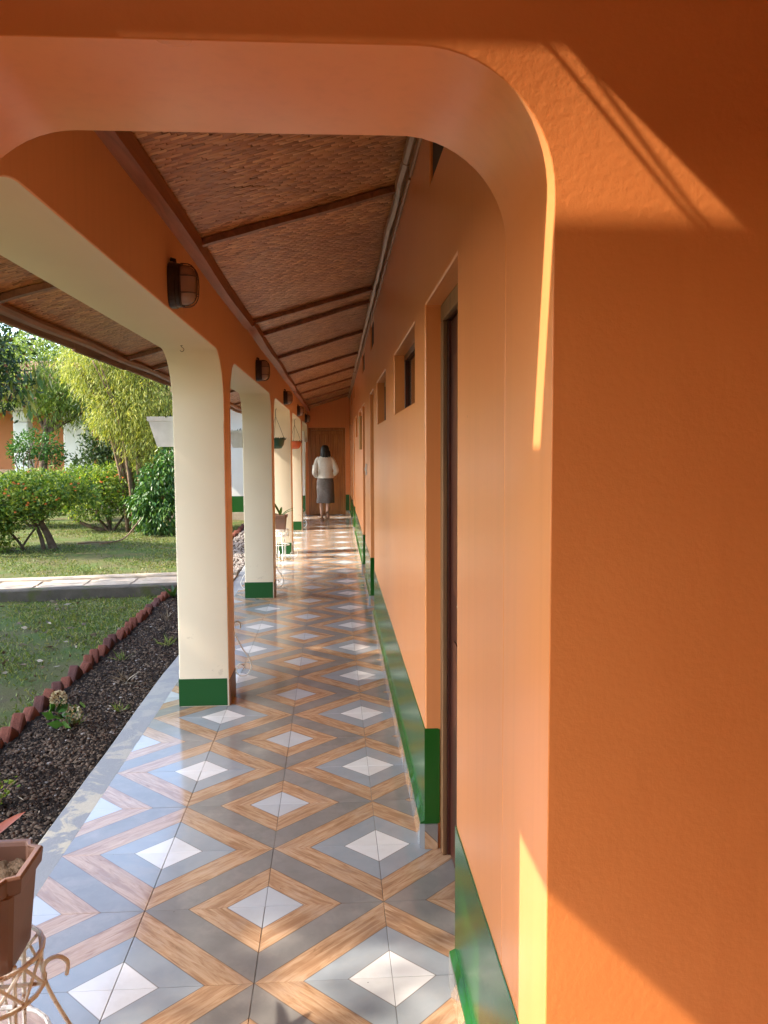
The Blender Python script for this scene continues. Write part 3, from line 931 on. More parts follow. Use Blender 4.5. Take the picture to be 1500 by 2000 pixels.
while a < EY1:                                                        # fascia boards and purlin of the eave
    b = min(a + [1.45, .78, 1.62, 1.2][k % 4], EY1)
    z = cz(EX) + .005 * ((k * 7) % 3 - 1)
    mb = MB(); mb.box(EX - .024, EX - .002, a + .004, b - .004, z - .055, z + .04)
    mb.build('fascia_board', M['fascia'], roof, bevel=.003)
    a = b; k += 1
mb = MB(); mb.tube([(EX + .06, EY0 + .3 * q, cz(EX + .06) - .032 + .005 * math.sin(q * 1.1)) for q in range(61)], .028, 8)
mb.build('purlin', M['rafter'], roof)

# ------------------------------------------------------------------ end wall with the plank door
EYW = 19.2
ew = bld(empty('end_wall'))
tag(ew, 'orange end wall closing the veranda around a varnished plank door', 'wall')
carve('plaster', (-0.70, WX - .002, EYW, EYW + .2, -.05, 3.0), [(-.625, .235, EYW - .5, EYW + .5, -.3, 2.035)], M['orange'], ew)
mb = MB(); mb.box(.236, WX - .024, EYW - .003, EYW + .05, .098, .470); mb.build('dado', M['green'], ew, bevel=.002)
mb = MB(); mb.box(-.05, .05, -.010, .010, -.048, .048); mb.build('skirting_tile', M['skirt'], ew, loc=(.286, EYW - .0115, .0492))
pd = bld(empty('plank_door'))
tag(pd, 'brown varnished plank door at the end of the veranda with a metal handle', 'door')
mb = MB()
mb.box(-.623, -.565, EYW + .01, EYW + .09, 0.002, 2.033); mb.box(.175, .233, EYW + .01, EYW + .09, 0.002, 2.033); mb.box(-.5645, .1745, EYW + .01, EYW + .09, 1.975, 2.033)
mb.build('frame', M['plank'], pd, bevel=.004)
lf = MB(); lf.box(-.563, .173, EYW + .045, EYW + .08, 0.008, 1.973)
lf = lf.build('door_leaf', M['plank'], pd)
pw = .736 / 7
for k in range(7):
    mb = MB(); mb.box(-pw / 2 + .003, pw / 2 - .003, -.011, .011, -.90, .90)
    mb.build('plank', M['plank'], lf, bevel=.004, loc=(-.563 + pw * (k + .5), EYW + .0335, 0.985))
for z in (.05, 1.92):
    mb = MB(); mb.box(-.56, .17, EYW + .024, EYW + .044, z - .042, z + .042); mb.build('rail', M['plank'], lf, bevel=.003)
mb = MB(); mb.box(-.545, -.505, EYW + .008, EYW + .0225, .93, 1.17)
mb.tube([(-.525, EYW + .01, 1.06), (-.525, EYW - .03, 1.06), (-.43, EYW - .035, 1.06)], .009)
mb.build('handle', M['steel'], pd)

mb = MB(); mb.box(-.70, .6, EYW + .21, EYW + .35, -.1, 3.05); mb.build('backing', M['orange'], ew)
# white wing wall left of the end door
ww = bld(empty('wing_wall'))
tag(ww, 'white wall with dark green dado beyond the garden end of the arcade', 'wall')
mb = MB(); mb.box(-3.9, -.702, 18.95, 19.18, -.1, 2.62); mb.build('plaster', M['white'], ww, bevel=.006)
mb = MB(); mb.box(-3.903, -.702, 18.945, 18.99, .098, .47); mb.build('dado', M['green'], ww, bevel=.003)
mb = MB(); mb.box(-3.905, -.702, 18.925, 18.96, -.1, .096); mb.build('skirting', M['concrete'], ww, bevel=.003)
mb = MB()
mb.add([(-4.6, 18.2, 2.66), (-.5, 18.2, 2.66), (-.5, 22.5, 3.9), (-4.6, 22.5, 3.9), (-4.6, 18.2, 2.72), (-.5, 18.2, 2.72), (-.5, 22.5, 3.96), (-4.6, 22.5, 3.96)],
       [(0, 1, 2, 3)[::-1], (4, 5, 6, 7), (0, 1, 5, 4), (1, 2, 6, 5), (2, 3, 7, 6), (3, 0, 4, 7)])
mb.build('roof_sheet', M['roof'], ww)

# ------------------------------------------------------------------ porch ceiling over the place in front of the arch (added out of the picture; its gap is shaped to let the sun onto the arch wall)
pc = bld(empty('sun_gap_ceiling'))
tag(pc, 'unseen board ceiling added before the archway, gapped and cream to steer the light', 'ceiling')
mb = MB(); mb.box(-1.25, 3.2, -3.2, 1.1157, 2.459, 2.49); mb.build('board', M['cream'], pc)  # cream so that it bounces light to the upper arch wall
mb = MB(); mb.box(-1.25, 3.2, 1.172, 1.2385, 2.459, 2.49); mb.build('board', M['cream'], pc)
mb = MB(); mb.box(-.12, 3.2, 0.9, 1.2385, 2.577, 2.62); mb.build('board', M['cream'], pc)
S1, S2, dd = Vector((.345, AY0, 2.12)), Vector((.555, AY0, 1.885)), Vector((1, .185, -.93))
for off in (0.0, 0.035):
    q1 = S1 - dd * .50 + Vector((off, 0, 0)); q2 = S2 - dd * .72 + Vector((off * .5, 0, 0))
    dv = (q1 - q2)
    mb = MB(); mb.tube([q2 - dv * 4, q2, q1, q1 + dv * ((AY0 - q1.y) / dv.y)], .0035, 6)
    mb.build('cable', M['black'], pc)
pw_ = bld(empty('added_shade_wall'))  # unseen walls added to cut the light on the arch front
mb = MB(); mb.box(-.935, -.64, -1.95, -.10, -.1, 2.455); mb.build('plaster', M['orange'], pw_)
mb = MB(); mb.box(-.935, -.64, -.0995, 1.2385, 2.02, 2.455); mb.build('lintel', M['cream'], pw_)
tag(pw_, 'unseen orange walls added to shade the front of the archway', 'wall')
mb = MB(); mb.box(1.75, 1.95, -1.7, 1.237, -.1, 3.2); mb.build('plaster', M['orange'], pw_)
mb = MB(); mb.box(-.6, 1.95, -1.95, -1.705, -.1, 3.2); mb.build('plaster', M['orange'], pw_)
mb = MB(); mb.box(-1.039, 3.19, -3.2, .262, -.0030, 0.0); tag(mb.build('porch_floor', M['edge']), kind='structure')

# ================================================================== OBJECTS
random.seed(21)
# ------------------------------------------------------------------ bulkhead lamps on the beam
def make_lamp():
    t = empty('bulkhead_lamp')
    mb = MB()
    def ov(hw, hh, x, n=28, p=3.0):
        r = []
        for k in range(n):
            a = 2 * math.pi * k / n
            c, s = math.cos(a), math.sin(a)
            r.append((x, hw * math.copysign(abs(c) ** (2 / p), c), hh * math.copysign(abs(s) ** (2 / p), s)))
        return r
    mb.loft([ov(.056, .086, 0), ov(.058, .088, .004), ov(.058, .088, .026), ov(.054, .084, .030), ov(.054, .084, .042), ov(.050, .080, .046)])
    mb.build('base', M['black'], t)
    mb = MB(); rings = []
    for k in range(15):
        a = k / 14 * math.pi / 2
        x = .046 + .058 * math.sin(a)
        rings.append(ov(max(.047 * math.cos(a) ** .55, .003), max(.077 * math.cos(a) ** .38, .003), x, 28, 2.6))
    # horizontal ribs pressed into the glass
    rings = [[(p[0] + .0012 * math.sin(p[2] * 900) * (1 if q > 0 else 0), p[1], p[2]) for p in r] for q, r in enumerate(rings)]
    mb.loft(rings)
    mb.build('glass', M['glass'], t, smooth=True)
    mb = MB()
    def loop(y=None, z=None):
        pts = []
        for k in range(13):
            a = math.pi * k / 12
            x = .046 + .064 * (math.sin(a) ** .6 if math.sin(a) > 0 else 0)
            if y is not None:
                pts.append((x, y, -.082 * math.copysign(abs(math.cos(a)) ** .7, math.cos(a))))
            else:
                pts.append((x, -.052 * math.copysign(abs(math.cos(a)) ** .7, math.cos(a)), z))
        return pts
    for y in (-.02, .02): mb.tube(loop(y=y), .0024, 5)
    for z in (-.035, .03): mb.tube(loop(z=z), .0024, 5)
    mb.tube(ov(.052, .083, .048) + [ov(.052, .083, .048)[0]], .0028, 5)
    mb.build('wire_cage', M['wire'], t)
    mb = MB(); mb.tube([(.02, 0, .086), (.02, 0, .098), (.004, 0, .102)], .008, 8)
    mb.build('cable_gland', M['black'], t)
    return t
LY = [3.34, 6.86, 10.43, 14.0, 17.5]
LB = ['on the orange beam between archway and first pillar', 'between first and second pillars counted from the archway', 'between second and third pillars counted from the archway',
      'between third and fourth pillars counted from the archway', 'on the orange beam closest to the plank door']
lamp = make_lamp()
for k, y in enumerate(LY):
    o = lamp if k == 0 else copy_tree(lamp)
    o.location = (PX1 + .0005, y, 2.185)
    tag(bld(o), 'caged bulkhead lamp ' + LB[k], 'lamp', 'bulkhead lamps along the beam')

# wire hooks under the beam
for k, (y, lab) in enumerate(((2.12, 'small bent wire hook under the cream beam above the potted plant'), (4.46, 'small bent wire hook under the cream beam beside the white planter pillar'))):
    mb = MB()
    mb.tube(catmull([(0, 0, 0), (0, 0, -.012), (.012, 0, -.02), (.018, 0, -.035), (.004, 0, -.048), (-.012, 0, -.04)], 4), .0026, 6)
    mb.tube([(-.008, 0, -.001), (.010, 0, -.001)], .004, 6)
    o = bld(mb.build('wire_hook', M['wire'], loc=(-.85 if k == 0 else -.80, y, BZ + .001)))
    o.scale = (.7, .7, .7)
    tag(o, lab, 'hook', 'wire hooks under the beam')

# ------------------------------------------------------------------ potted plants on scrolled iron stands
def make_stand():
    t = empty('plant_stand')
    sc = [(.165, .335), (.168, .365), (.145, .382), (.118, .365), (.125, .31), (.175, .20), (.225, .12), (.238, .06), (.205, .012), (.155, .012), (.132, .05), (.155, .088), (.188, .075), (.182, .05)]
    for q in range(4):
        a = q * math.pi / 2 + .12
        ca, sa = math.cos(a), math.sin(a)
        mb = MB(); mb.tube(catmull([(r * ca, r * sa, z) for r, z in sc], 5), .0048, 6)
        mb.build('scroll_leg', M['iron'], t)
        mb = MB(); mb.tube([(.085 * math.cos(a + .78), .085 * math.sin(a + .78), .006), (.088 * math.cos(a + .78), .088 * math.sin(a + .78), .22), (.095 * math.cos(a + .78), .095 * math.sin(a + .78), .415)], .0055, 6)
        mb.build('upright', M['iron'], t)
    for z, r in ((.415, .118), (.20, .125), (.33, .118)):
        mb = MB(); mb.tube([(r * math.cos(k / 20 * 2 * math.pi), r * math.sin(k / 20 * 2 * math.pi), z) for k in range(21)], .0055, 6)
        mb.build('ring', M['iron'], t)
    mb = MB()
    for k in range(10):                           # criss-cross strapping under the pot
        a = 2 * math.pi * k / 10
        mb.tube([(.118 * math.cos(a), .118 * math.sin(a), .415), (.118 * math.cos(a + .63), .118 * math.sin(a + .63), .332)], .004, 5)
        mb.tube([(.118 * math.cos(a), .118 * math.sin(a), .332), (.118 * math.cos(a + .63), .118 * math.sin(a + .63), .415)], .004, 5)
    for a in (0, math.pi / 2):
        mb.tube([(-.117 * math.cos(a), -.117 * math.sin(a), .333 + a * .004), (.117 * math.cos(a), .117 * math.sin(a), .333 + a * .004)], .005, 5)
    mb.build('lattice', M['iron'], t)
    return t
def make_pot():
    t = empty('plant_pot')
    def sq(h, z, c=.02, nick=0.0):
        p = []
        for sx, sy in ((1, 1), (-1, 1), (-1, -1), (1, -1)):
            q = [(h, h - c), (h - c * .35 - nick, h - c * .35 - nick), (h - c, h)]
            pts = [(sx * a, sy * b) for a, b in q]
            if sx * sy < 0: pts = pts[::-1]
            p += pts
        return [(x, y, z) for x, y in p]
    mb = MB()
    mb.loft([sq(.070, 0, .016), sq(.076, .012, .018), sq(.092, .185, .022), sq(.097, .187, .026, .006), sq(.104, .190, .034, .012), sq(.108, .222, .036, .014), sq(.105, .228, .036, .014),
             sq(.093, .227, .030, .010), sq(.089, .218, .026, .006), sq(.084, .150, .022)], cap=True)
    body = mb.build('body', M['pot'], t, bevel=.0015)
    V, Fq = grid(-.083, .083, -.083, .083, 26, 26, lambda x, y: 0.185 + RNG.normal(size=x.shape) * .004 + wav(x * 30, y * 30, 1, .006))
    s = np_mesh('potting_soil', V, Fq, M['clod'], t, smooth=True)
    return t
def blade_leaf(mb, base, az, L, W, rise, droop, n=9):
    """a long arching pointed leaf with a keel"""
    base = Vector(base); ca, sa = math.cos(az), math.sin(az)
    side = Vector((-sa, ca, 0))
    rows = []
    for k in range(n + 1):
        s = k / n
        r = L * s * math.cos(rise * (1 - s * .4)) ; z = L * (math.sin(rise) * s - droop * s * s)
        c = base + Vector((ca * r, sa * r, z))
        wd = W * .5 * (max(0.0, math.sin(math.pi * (s * .86 + .10))) ** .8) * (1 if s < 1 else 0.02)
        rows += [c - side * wd + Vector((0, 0, wd * .35)), c, c + side * wd + Vector((0, 0, wd * .35))]
    fs = []
    for k in range(n):
        a = k * 3
        fs += [(a, a + 1, a + 4, a + 3), (a + 1, a + 2, a + 5, a + 4)]
    mb.add(rows, fs)
stand0, pot0 = make_stand(), make_pot()
SP = [(-.775, 1.795, .10, 'by the archway'), (-.80, 5.44, .15, 'behind pillar one from the archway'), (-.81, 9.02, .15, 'behind pillar two from the archway'),
      (-.775, 11.50, .08, 'before pillar three from the archway'), (-.80, 16.02, .15, 'behind pillar four from the archway')]
for k, (x, y, rz, where) in enumerate(SP):
    s = stand0 if k == 0 else copy_tree(stand0)
    s.location = (x, y, 0.001); s.rotation_euler = (0, 0, rz)
    tag(bld(s), 'white and rust scrolled iron plant stand ' + where, 'plant stand', 'iron plant stands along the arcade')
    p = pot0 if k == 0 else copy_tree(pot0)
    p.location = (x, y, 0.40); p.rotation_euler = (0, 0, rz * .3)
    tag(bld(p), 'square brown plastic plant pot on the iron stand ' + where, 'plant pot', 'plant pots on iron stands')
    pl = bld(empty('potted_plant', (x, y, .587)))
    tag(pl, ('plant with a few reddish pointed leaves ' if k == 0 else 'plant with dark pointed leaves in the pot ') + where, 'plant', 'plants in the pots on stands')
    if k == 0:
        specs = [((-.095, .05, -.01), .98, .205, .040, .45, .10), ((-.06, 0, 0), 2.2, .34, .05, .9, .2), ((-.06, -.02, 0), 3.4, .34, .055, .8, .3)]
    elif k != 3:
        specs = [((0, 0, 0), 2.6, .20, .04, 1.2, .05), ((0, .02, 0), 3.4, .22, .04, 1.25, .05), ((-.02, 0, 0), 1.8, .18, .035, 1.25, .05)]
    else:
        specs = [((0, 0, 0), -.3, .26, .045, .9, .25), ((0, .02, 0), 2.4, .30, .045, 1.25, .05), ((.01, 0, 0), .5, .24, .04, .75, .3), ((0, 0, 0), 3.6, .22, .04, .8, .3), ((0, -.01, 0), 4.9, .25, .04, 1.0, .2)]
    for b_, az, L, W, ri, dr in specs:
        mb = MB(); blade_leaf(mb, b_, az, L, W, ri, dr)
        mb.build('leaf', M['leaf_red'] if k == 0 else M['leaf_dark'], pl, smooth=True)
    mb = MB(); mb.tube([(-.02, 0, -.03), (-.025, .005, .02), (-.05, .012, .05)], .007, 6); mb.tube([(.05, -.04, .0), (-.02, -.055, .012)], .005, 6)
    mb.tube([(.06, -.02, .004), (-.02, -.03, .03)], .005, 6)
    mb.build('stem', M['cane'], pl)

# ------------------------------------------------------------------ white planters hung on the pillars' garden side
def make_planter():
    t = empty('hanging_planter')
    def rr(x0, x1, hy, z): return [(x0, -hy, z), (x1, -hy, z), (x1, hy, z), (x0, hy, z)]
    mb = MB()
    mb.loft([rr(-.108, -.012, .105, 0), rr(-.150, -.004, .130, .150), rr(-.158, -.002, .136, .152), rr(-.160, -.001, .138, .178), rr(-.150, -.010, .128, .178), rr(-.142, -.016, .120, .120)])
    mb.build('box', M['planter'], t, bevel=.004)
    mb = MB(); mb.box(-.144, -.014, -.123, .123, .12, .150); mb.build('potting_soil', M['clod'], t)
    for s in (-.06, .06):
        mb = MB(); mb.tube([(-.001, s, .10), (-.001, s, .27), (-.012, s, .28)], .004, 6); mb.build('bracket', M['wire'], t)
    n = 60
    P = np.stack([RNG.uniform(-.13, -.03, n), RNG.uniform(-.11, .11, n), np.full(n, .15)], 1)
    D = RNG.normal(size=(n, 3)); D[:, 2] = np.abs(D[:, 2]) * .8
    leaves('foliage', P, D, RNG.uniform(.03, .075, n), .02, M['leaf_dark'], t)
    return t
pln = make_planter()
for k, (y, lab) in enumerate(((5.06, 'white plastic planter box hung on the first pillar from the archway'), (8.62, 'white plastic planter box hung on the second pillar from the archway'),
                              (12.2, 'white plastic planter box hung on the third pillar from the archway'))):
    o = pln if k == 0 else copy_tree(pln)
    o.location = (PX0 - .0035, y, 1.555)
    tag(bld(o), lab, 'planter', 'white planters on the pillars')

# ------------------------------------------------------------------ hanging bowls
def make_bowl(mat, name='hanging_basket'):
    t = empty(name)
    mb = MB(); rings = []
    prof = [(.045, 0), (.075, .006), (.105, .05), (.118, .11), (.126, .128), (.129, .140), (.122, .141), (.114, .120), (.10, .10)]
    for r, z in prof:
        rings.append([(r * math.cos(2 * math.pi * k / 24), r * math.sin(2 * math.pi * k / 24), z) for k in range(24)])
    mb.loft(rings)
    mb.build('bowl', mat, t, smooth=True)
    mb = MB()
    for k in range(3):
        a = .4 + 2 * math.pi * k / 3
        mb.tube([(.122 * math.cos(a), .122 * math.sin(a), .135), (.004 * math.cos(a), .004 * math.sin(a), .43)], .0028, 5)
    mb.tube([(0, 0, .425), (0, 0, .525), (.01, 0, .535), (.012, 0, .55)], .0045, 6)
    mb.build('hanger_wire', M['wire'], t)
    n = 130
    a = RNG.uniform(0, 6.28, n); r = .115 * np.sqrt(RNG.uniform(0, 1, n))
    P = np.stack([r * np.cos(a), r * np.sin(a), np.full(n, .11)], 1)
    D = np.stack([np.cos(a) * .7, np.sin(a) * .7, RNG.uniform(.4, 1.2, n)], 1)
    leaves('foliage', P, D, RNG.uniform(.03, .07, n), .018, M['leaf_dark'], t)
    return t
for mat, x, y, z, lab in ((M['bowl_green'], -.80, 11.25, 1.545, 'dark green hanging bowl of small plants on thin wires'), (M['bowl_orange'], -.735, 15.1, 1.545, 'orange red hanging bowl of small plants on thin wires')):
    o = make_bowl(mat); o.location = (x, y, z)
    tag(bld(o), lab, 'hanging basket', 'hanging bowls under the arches')

# ------------------------------------------------------------------ brick edging of the flower bed
random.seed(5)
bm_ = MB(); bm_.box(-.034, .034, -.105, .105, -.055, .055)
me_a, me_b = bm_.mesh('brick', M['brick']), bm_.mesh('brick', M['brick_b'])
edging = empty('brick_edging', (-1.80, 3.5, GZ))
tag(edging, 'saw-tooth row of half buried red bricks between lawn and flower bed', 'edging')
y = 3.35
cnt = 0
while y < 18.4:
    if not (path_y(-1.8) - .16 < y < path_y(-1.8) + .88):
        o = link('brick', me_b if random.random() < .3 else me_a, edging, bevel=.014,
                 loc=(random.uniform(-.012, .012), y - 3.5, .000 + random.uniform(-.022, .012)),
                 rot=(math.radians(random.uniform(38, 60)), random.uniform(-.12, .12), random.uniform(-.22, .22)))
        cnt += 1
    y += .168 + random.uniform(-.012, .012)

# ------------------------------------------------------------------ bed of soil: clods, gravel, dead leaves
def clods(name, n, area, size, mat, zf, flat=.65):
    ico = bmesh.new(); bmesh.ops.create_icosphere(ico, subdivisions=1, radius=1)
    bv = np.array([v.co for v in ico.verts]); bf = np.array([[v.index for v in f.verts] for f in ico.faces]); ico.free()
    x0, x1, y0, y1 = area
    C = np.stack([RNG.uniform(x0, x1, n), y0 + (y1 - y0) * RNG.uniform(0, 1, n) ** 1.35, np.zeros(n)], 1)
    s = RNG.uniform(*size, n) * RNG.uniform(.5, 1.5, n)
    C[:, 2] = zf(C[:, 0], C[:, 1]) + s * .2
    sc = np.stack([s * RNG.uniform(.7, 1.3, n), s * RNG.uniform(.7, 1.3, n), s * flat * RNG.uniform(.7, 1.2, n)], 1)
    V = bv[None] * sc[:, None] * (1 + RNG.normal(size=(n, len(bv), 1)) * .18) + C[:, None]
    Fq = bf[None] + (np.arange(n) * len(bv))[:, None, None]
    return tag(np_mesh(name, V.reshape(-1, 3), Fq.reshape(-1, 3), mat), kind='stuff')
szf = lambda x, y: GZ + 0.035 + wav(x, y, 2.2, 0.012)
tag(clods('soil_clods', 15000, (-1.74, -1.20, 2.2, 9.2), (.003, .0095), M['clod'], szf), 'crumbly dark soil clods in the flower bed', 'soil')
tag(clods('bed_gravel', 520, (-1.72, -1.20, 2.3, 9.2), (.004, .010), M['pebble'], szf), 'small pale stones scattered over the flower bed', 'gravel')
tag(clods('far_bed_gravel', 3500, (-1.74, -1.22, 10.7, 18.5), (.010, .024), M['pebble'], szf), 'pale gravel covering the bed beyond the path', 'gravel')
n = 200
P = np.stack([RNG.uniform(-1.74, -1.2, n), RNG.uniform(2.6, 9.2, n), np.zeros(n)], 1); P[:, 2] = szf(P[:, 0], P[:, 1]) + .012
D = RNG.normal(size=(n, 3)); D[:, 2] *= .15
tag(leaves('leaf_litter', P, D, RNG.uniform(.02, .06, n), RNG.uniform(.006, .014, n), M['leaf_dry'], fold=.1), 'dry leaves and twigs lying on the bed', 'leaf litter', kind='stuff')

# small plants of the bed
def tuft(name, loc, n, L, mat, lab, W=.008, up=.8, group=None):
    t = empty(name, loc)
    P = RNG.normal(size=(n, 3)) * np.array([.018, .018, 0]); D = RNG.normal(size=(n, 3)); D[:, 2] = np.abs(D[:, 2]) * .4 + up
    leaves('blades', P, D, RNG.uniform(.5, 1.1, n) * L, W, mat, t, curl=.25)
    mb = MB(); mb.tube([(0, 0, -.02), (.004, 0, L * .3)], .003, 5); mb.build('stem', M['cane'], t)
    tag(t, lab, 'weed', group)
for k, (x, y, L) in enumerate([(-1.42, 5.55, .13), (-1.50, 4.70, .10), (-1.36, 6.7, .12), (-1.55, 7.6, .12), (-1.30, 5.0, .07), (-1.6, 6.2, .09)]):
    tl = ['dry straw coloured grass tuft half way along the flower bed', 'thin green grass tuft next to the hydrangea', 'green grass tuft in the bed level with the first pillar', 'dry grass tuft in the bed towards the path', 'tiny green grass tuft close to the concrete edge', 'green grass tuft against the brick edging'][k]
    tuft('grass_tuft', (x, y, szf(np.array(x), np.array(y)).item()), 26, L, M['leaf_dry'] if k % 3 == 0 else M['grass'], tl, group='grass tufts in the bed')
def sprig(name, loc, h, n, mat, lab, lw=.03, ll=.045, group=None, spread=.05):
    t = empty(name, loc)
    mb = MB()
    tips = []
    for k in range(4):
        a = k * 1.7 + .3
        pts = catmull([(0, 0, -.02), (spread * .4 * math.cos(a), spread * .4 * math.sin(a), h * .5), (spread * math.cos(a), spread * math.sin(a), h * (.8 + .2 * (k % 2)))], 4)
        mb.tube(pts, .003, 5); tips += pts[2:]
    mb.build('stem', M['cane'], t)
    idx = RNG.integers(0, len(tips), n)
    P = np.array([tips[i] for i in idx]) + RNG.normal(size=(n, 3)) * .012
    D = RNG.normal(size=(n, 3)); D[:, 2] *= .5
    leaves('foliage', P, D, RNG.uniform(.6, 1.2, n) * ll, lw, mat, t)
    tag(t, lab, 'plant', group)
    return t
bz = lambda x, y: szf(np.array(x), np.array(y)).item()
hy = sprig('hydrangea', (-1.52, 4.62, bz(-1.52, 4.62)), .16, 26, M['leaf_bright'], 'low hydrangea with a faded cream flower head in the flower bed', .05, .085, spread=.07)
n = 230
u = unit(RNG.normal(size=(n, 3)))
leaves('flower_head', np.array([-.03, 0, .175]) + u * .036, u + RNG.normal(size=(n, 3)) * .6, .017, .015, M['dryflower'], hy)
n = 60
u = unit(RNG.normal(size=(n, 3)))
leaves('flower_head', np.array([.06, -.02, .10]) + u * .03, u + RNG.normal(size=(n, 3)) * .6, .02, .018, M['dryflower'], hy)
sprig('seedling', (-1.50, 3.62, bz(-1.5, 3.62)), .15, 60, M['leaf_lime'], 'pale green leafy seedling growing nearest the potted plant, taller of two', .02, .028, spread=.09)
sprig('seedling', (-1.56, 3.24, bz(-1.56, 3.24)), .08, 34, M['leaf_bright'], 'tiny fresh green seedling with small round leaves in the soil', .018, .022)
t = empty('rosette_plant', (-1.72, 8.85, GZ + .03)); tag(t, 'blue green rosette plant at the end of the brick edging beside the path', 'plant')
for k in range(11):
    mb = MB(); blade_leaf(mb, (0, 0, 0), k * 2.4, .20 + .03 * (k % 3), .035, .5 + .5 * (k / 11), .15)
    mb.build('leaf', M['leaf_shade'], t, smooth=True)

# ------------------------------------------------------------------ lawn grass
def grass(name, n, x0, x1, y0, y1, hgt, wd, lab):
    x = RNG.uniform(x0, x1, n); y = RNG.uniform(y0, y1, n)
    dens = np.sin(x * 2.3 + 1.1 * np.sin(y * 1.7)) * np.cos(y * 1.5 + .7 * np.sin(x * 1.9)) + .35 * np.sin(x * 7 + y * 5) + RNG.normal(size=n) * .45
    ok = (dens > .0) & ~((y > path_y(x) - .12) & (y < path_y(x) + .84))
    x, y = x[ok], y[ok]; n = len(x)
    P = np.stack([x, y, GZ + wav(x, y, 1.0, 0.008) + wav(x, y, 3.7, .004) - .004], 1)
    D = RNG.normal(size=(n, 3)) * .75; D[:, 2] = RNG.uniform(.35, 1.2, n)
    o = leaves(name, P, D, RNG.uniform(.5, 1.3, n) * hgt, wd, M['grass'], fold=.1, curl=.3)
    return tag(o, lab, 'grass', kind='stuff')
grass('grass', 42000, -4.4, -1.86, 3.4, 9.3, .040, .010, 'short patchy lawn grass between the brick edging and the path')
grass('far_grass', 42000, -7.5, -1.84, 10.4, 18.8, .042, .012, 'short lawn grass beyond the garden path')
n = 240
P = np.stack([RNG.uniform(-4.2, -1.9, n), RNG.uniform(4, 9.2, n), np.full(n, GZ + .02)], 1); D = RNG.normal(size=(n, 3)); D[:, 2] *= .1
tag(leaves('lawn_leaf_litter', P, D, RNG.uniform(.03, .09, n), RNG.uniform(.02, .035, n), M['leaf_dry'], fold=.1), 'fallen dry leaves scattered on the lawn', 'leaf litter', kind='stuff')

# ------------------------------------------------------------------ trees and shrubs
def trunk(parent, paths, mat, name='trunk'):
    for pts, r0, r1 in paths:
        c = catmull(pts, 4)
        mb = MB(); k = len(c)
        mb.tube(c, [r0 + (r1 - r0) * i / (k - 1) for i in range(k)], 8)
        mb.build(name, mat, parent, smooth=True)

# weeping bamboo clump
bx_, by_ = -3.78, 16.6
t = empty('bamboo_clump', (bx_, by_, GZ)); tag(t, 'weeping yellow green bamboo clump with many thin brown canes', 'bamboo')
random.seed(9)
paths = []
for k in range(26):
    a = random.uniform(0, 6.28); r = .34 * math.sqrt(random.random())
    x0, y0 = r * math.cos(a) - .02, r * math.sin(a)
    lean = random.uniform(.5, 1.5)
    dx, dy = math.cos(a) * lean * .55 - .28, math.sin(a) * lean * .4
    paths.append(([(x0, y0, -.05), (x0 + dx * .18, y0 + dy * .2, 1.2), (x0 + dx * .6, y0 + dy * .6, 2.4), (x0 + dx * 1.25, y0 + dy * 1.2, 3.3)], random.uniform(.022, .042), .012))
for p in paths: trunk(t, [p], M['cane'], 'cane')
lob = [(-.35, 0, 3.25, .85, .8, .8), (.35, -.2, 2.75, .60, .6, .8), (-.95, 0, 3.35, .5, .6, .6), (-.15, -.3, 2.45, .60, .5, .60), (.45, -.3, 2.0, .45, .45, .7), (.05, -.25, 1.85, .40, .4, .55), (-.55, -.2, 2.35, .4, .4, .42), (.2, .1, 3.7, .9, .8, .6)]
P, O = blob_points(lob, 46000, .10, 18)
D = O * .45 + RNG.normal(size=P.shape) * .35; D[:, 2] -= .9
leaves('crown', P, D, RNG.uniform(.06, .13, len(P)), RNG.uniform(.009, .016, len(P)), M['leaf_bamboo'], t, curl=.1)
P, O = blob_points([(-.2, .25, 2.7, .9, .5, .9), (.4, .2, 1.6, .5, .3, .9)], 7000, .1, 14)
D = O * .4 + RNG.normal(size=P.shape) * .4; D[:, 2] -= .8
leaves('inner_foliage', P, D, RNG.uniform(.08, .15, len(P)), .018, M['leaf_dark'], t)

# fresh green shrub at the foot of the bamboo
t = empty('leafy_shrub', (-3.30, 15.75, GZ)); tag(t, 'rounded fresh green shrub with drooping leaves at the foot of the bamboo', 'shrub')
trunk(t, [([(0, 0, 0), (.03, 0, .3), (.1 * math.cos(a), .1 * math.sin(a), .8)], .014, .006) for a in (0, 1.3, 2.6, 4, 5.2)], M['bark'], 'stem')
P, O = blob_points([(0, 0, .48, .50, .45, .42), (.02, .1, .95, .40, .35, .45), (-.32, .0, .62, .22, .25, .26), (.25, .1, 1.35, .25, .25, .4)], 5600, .05, 10)
D = O * .5 + RNG.normal(size=P.shape) * .3; D[:, 2] -= .75
leaves('foliage', P, D, RNG.uniform(.07, .12, len(P)), RNG.uniform(.026, .042, len(P)), M['leaf_bright'], t, curl=.15)

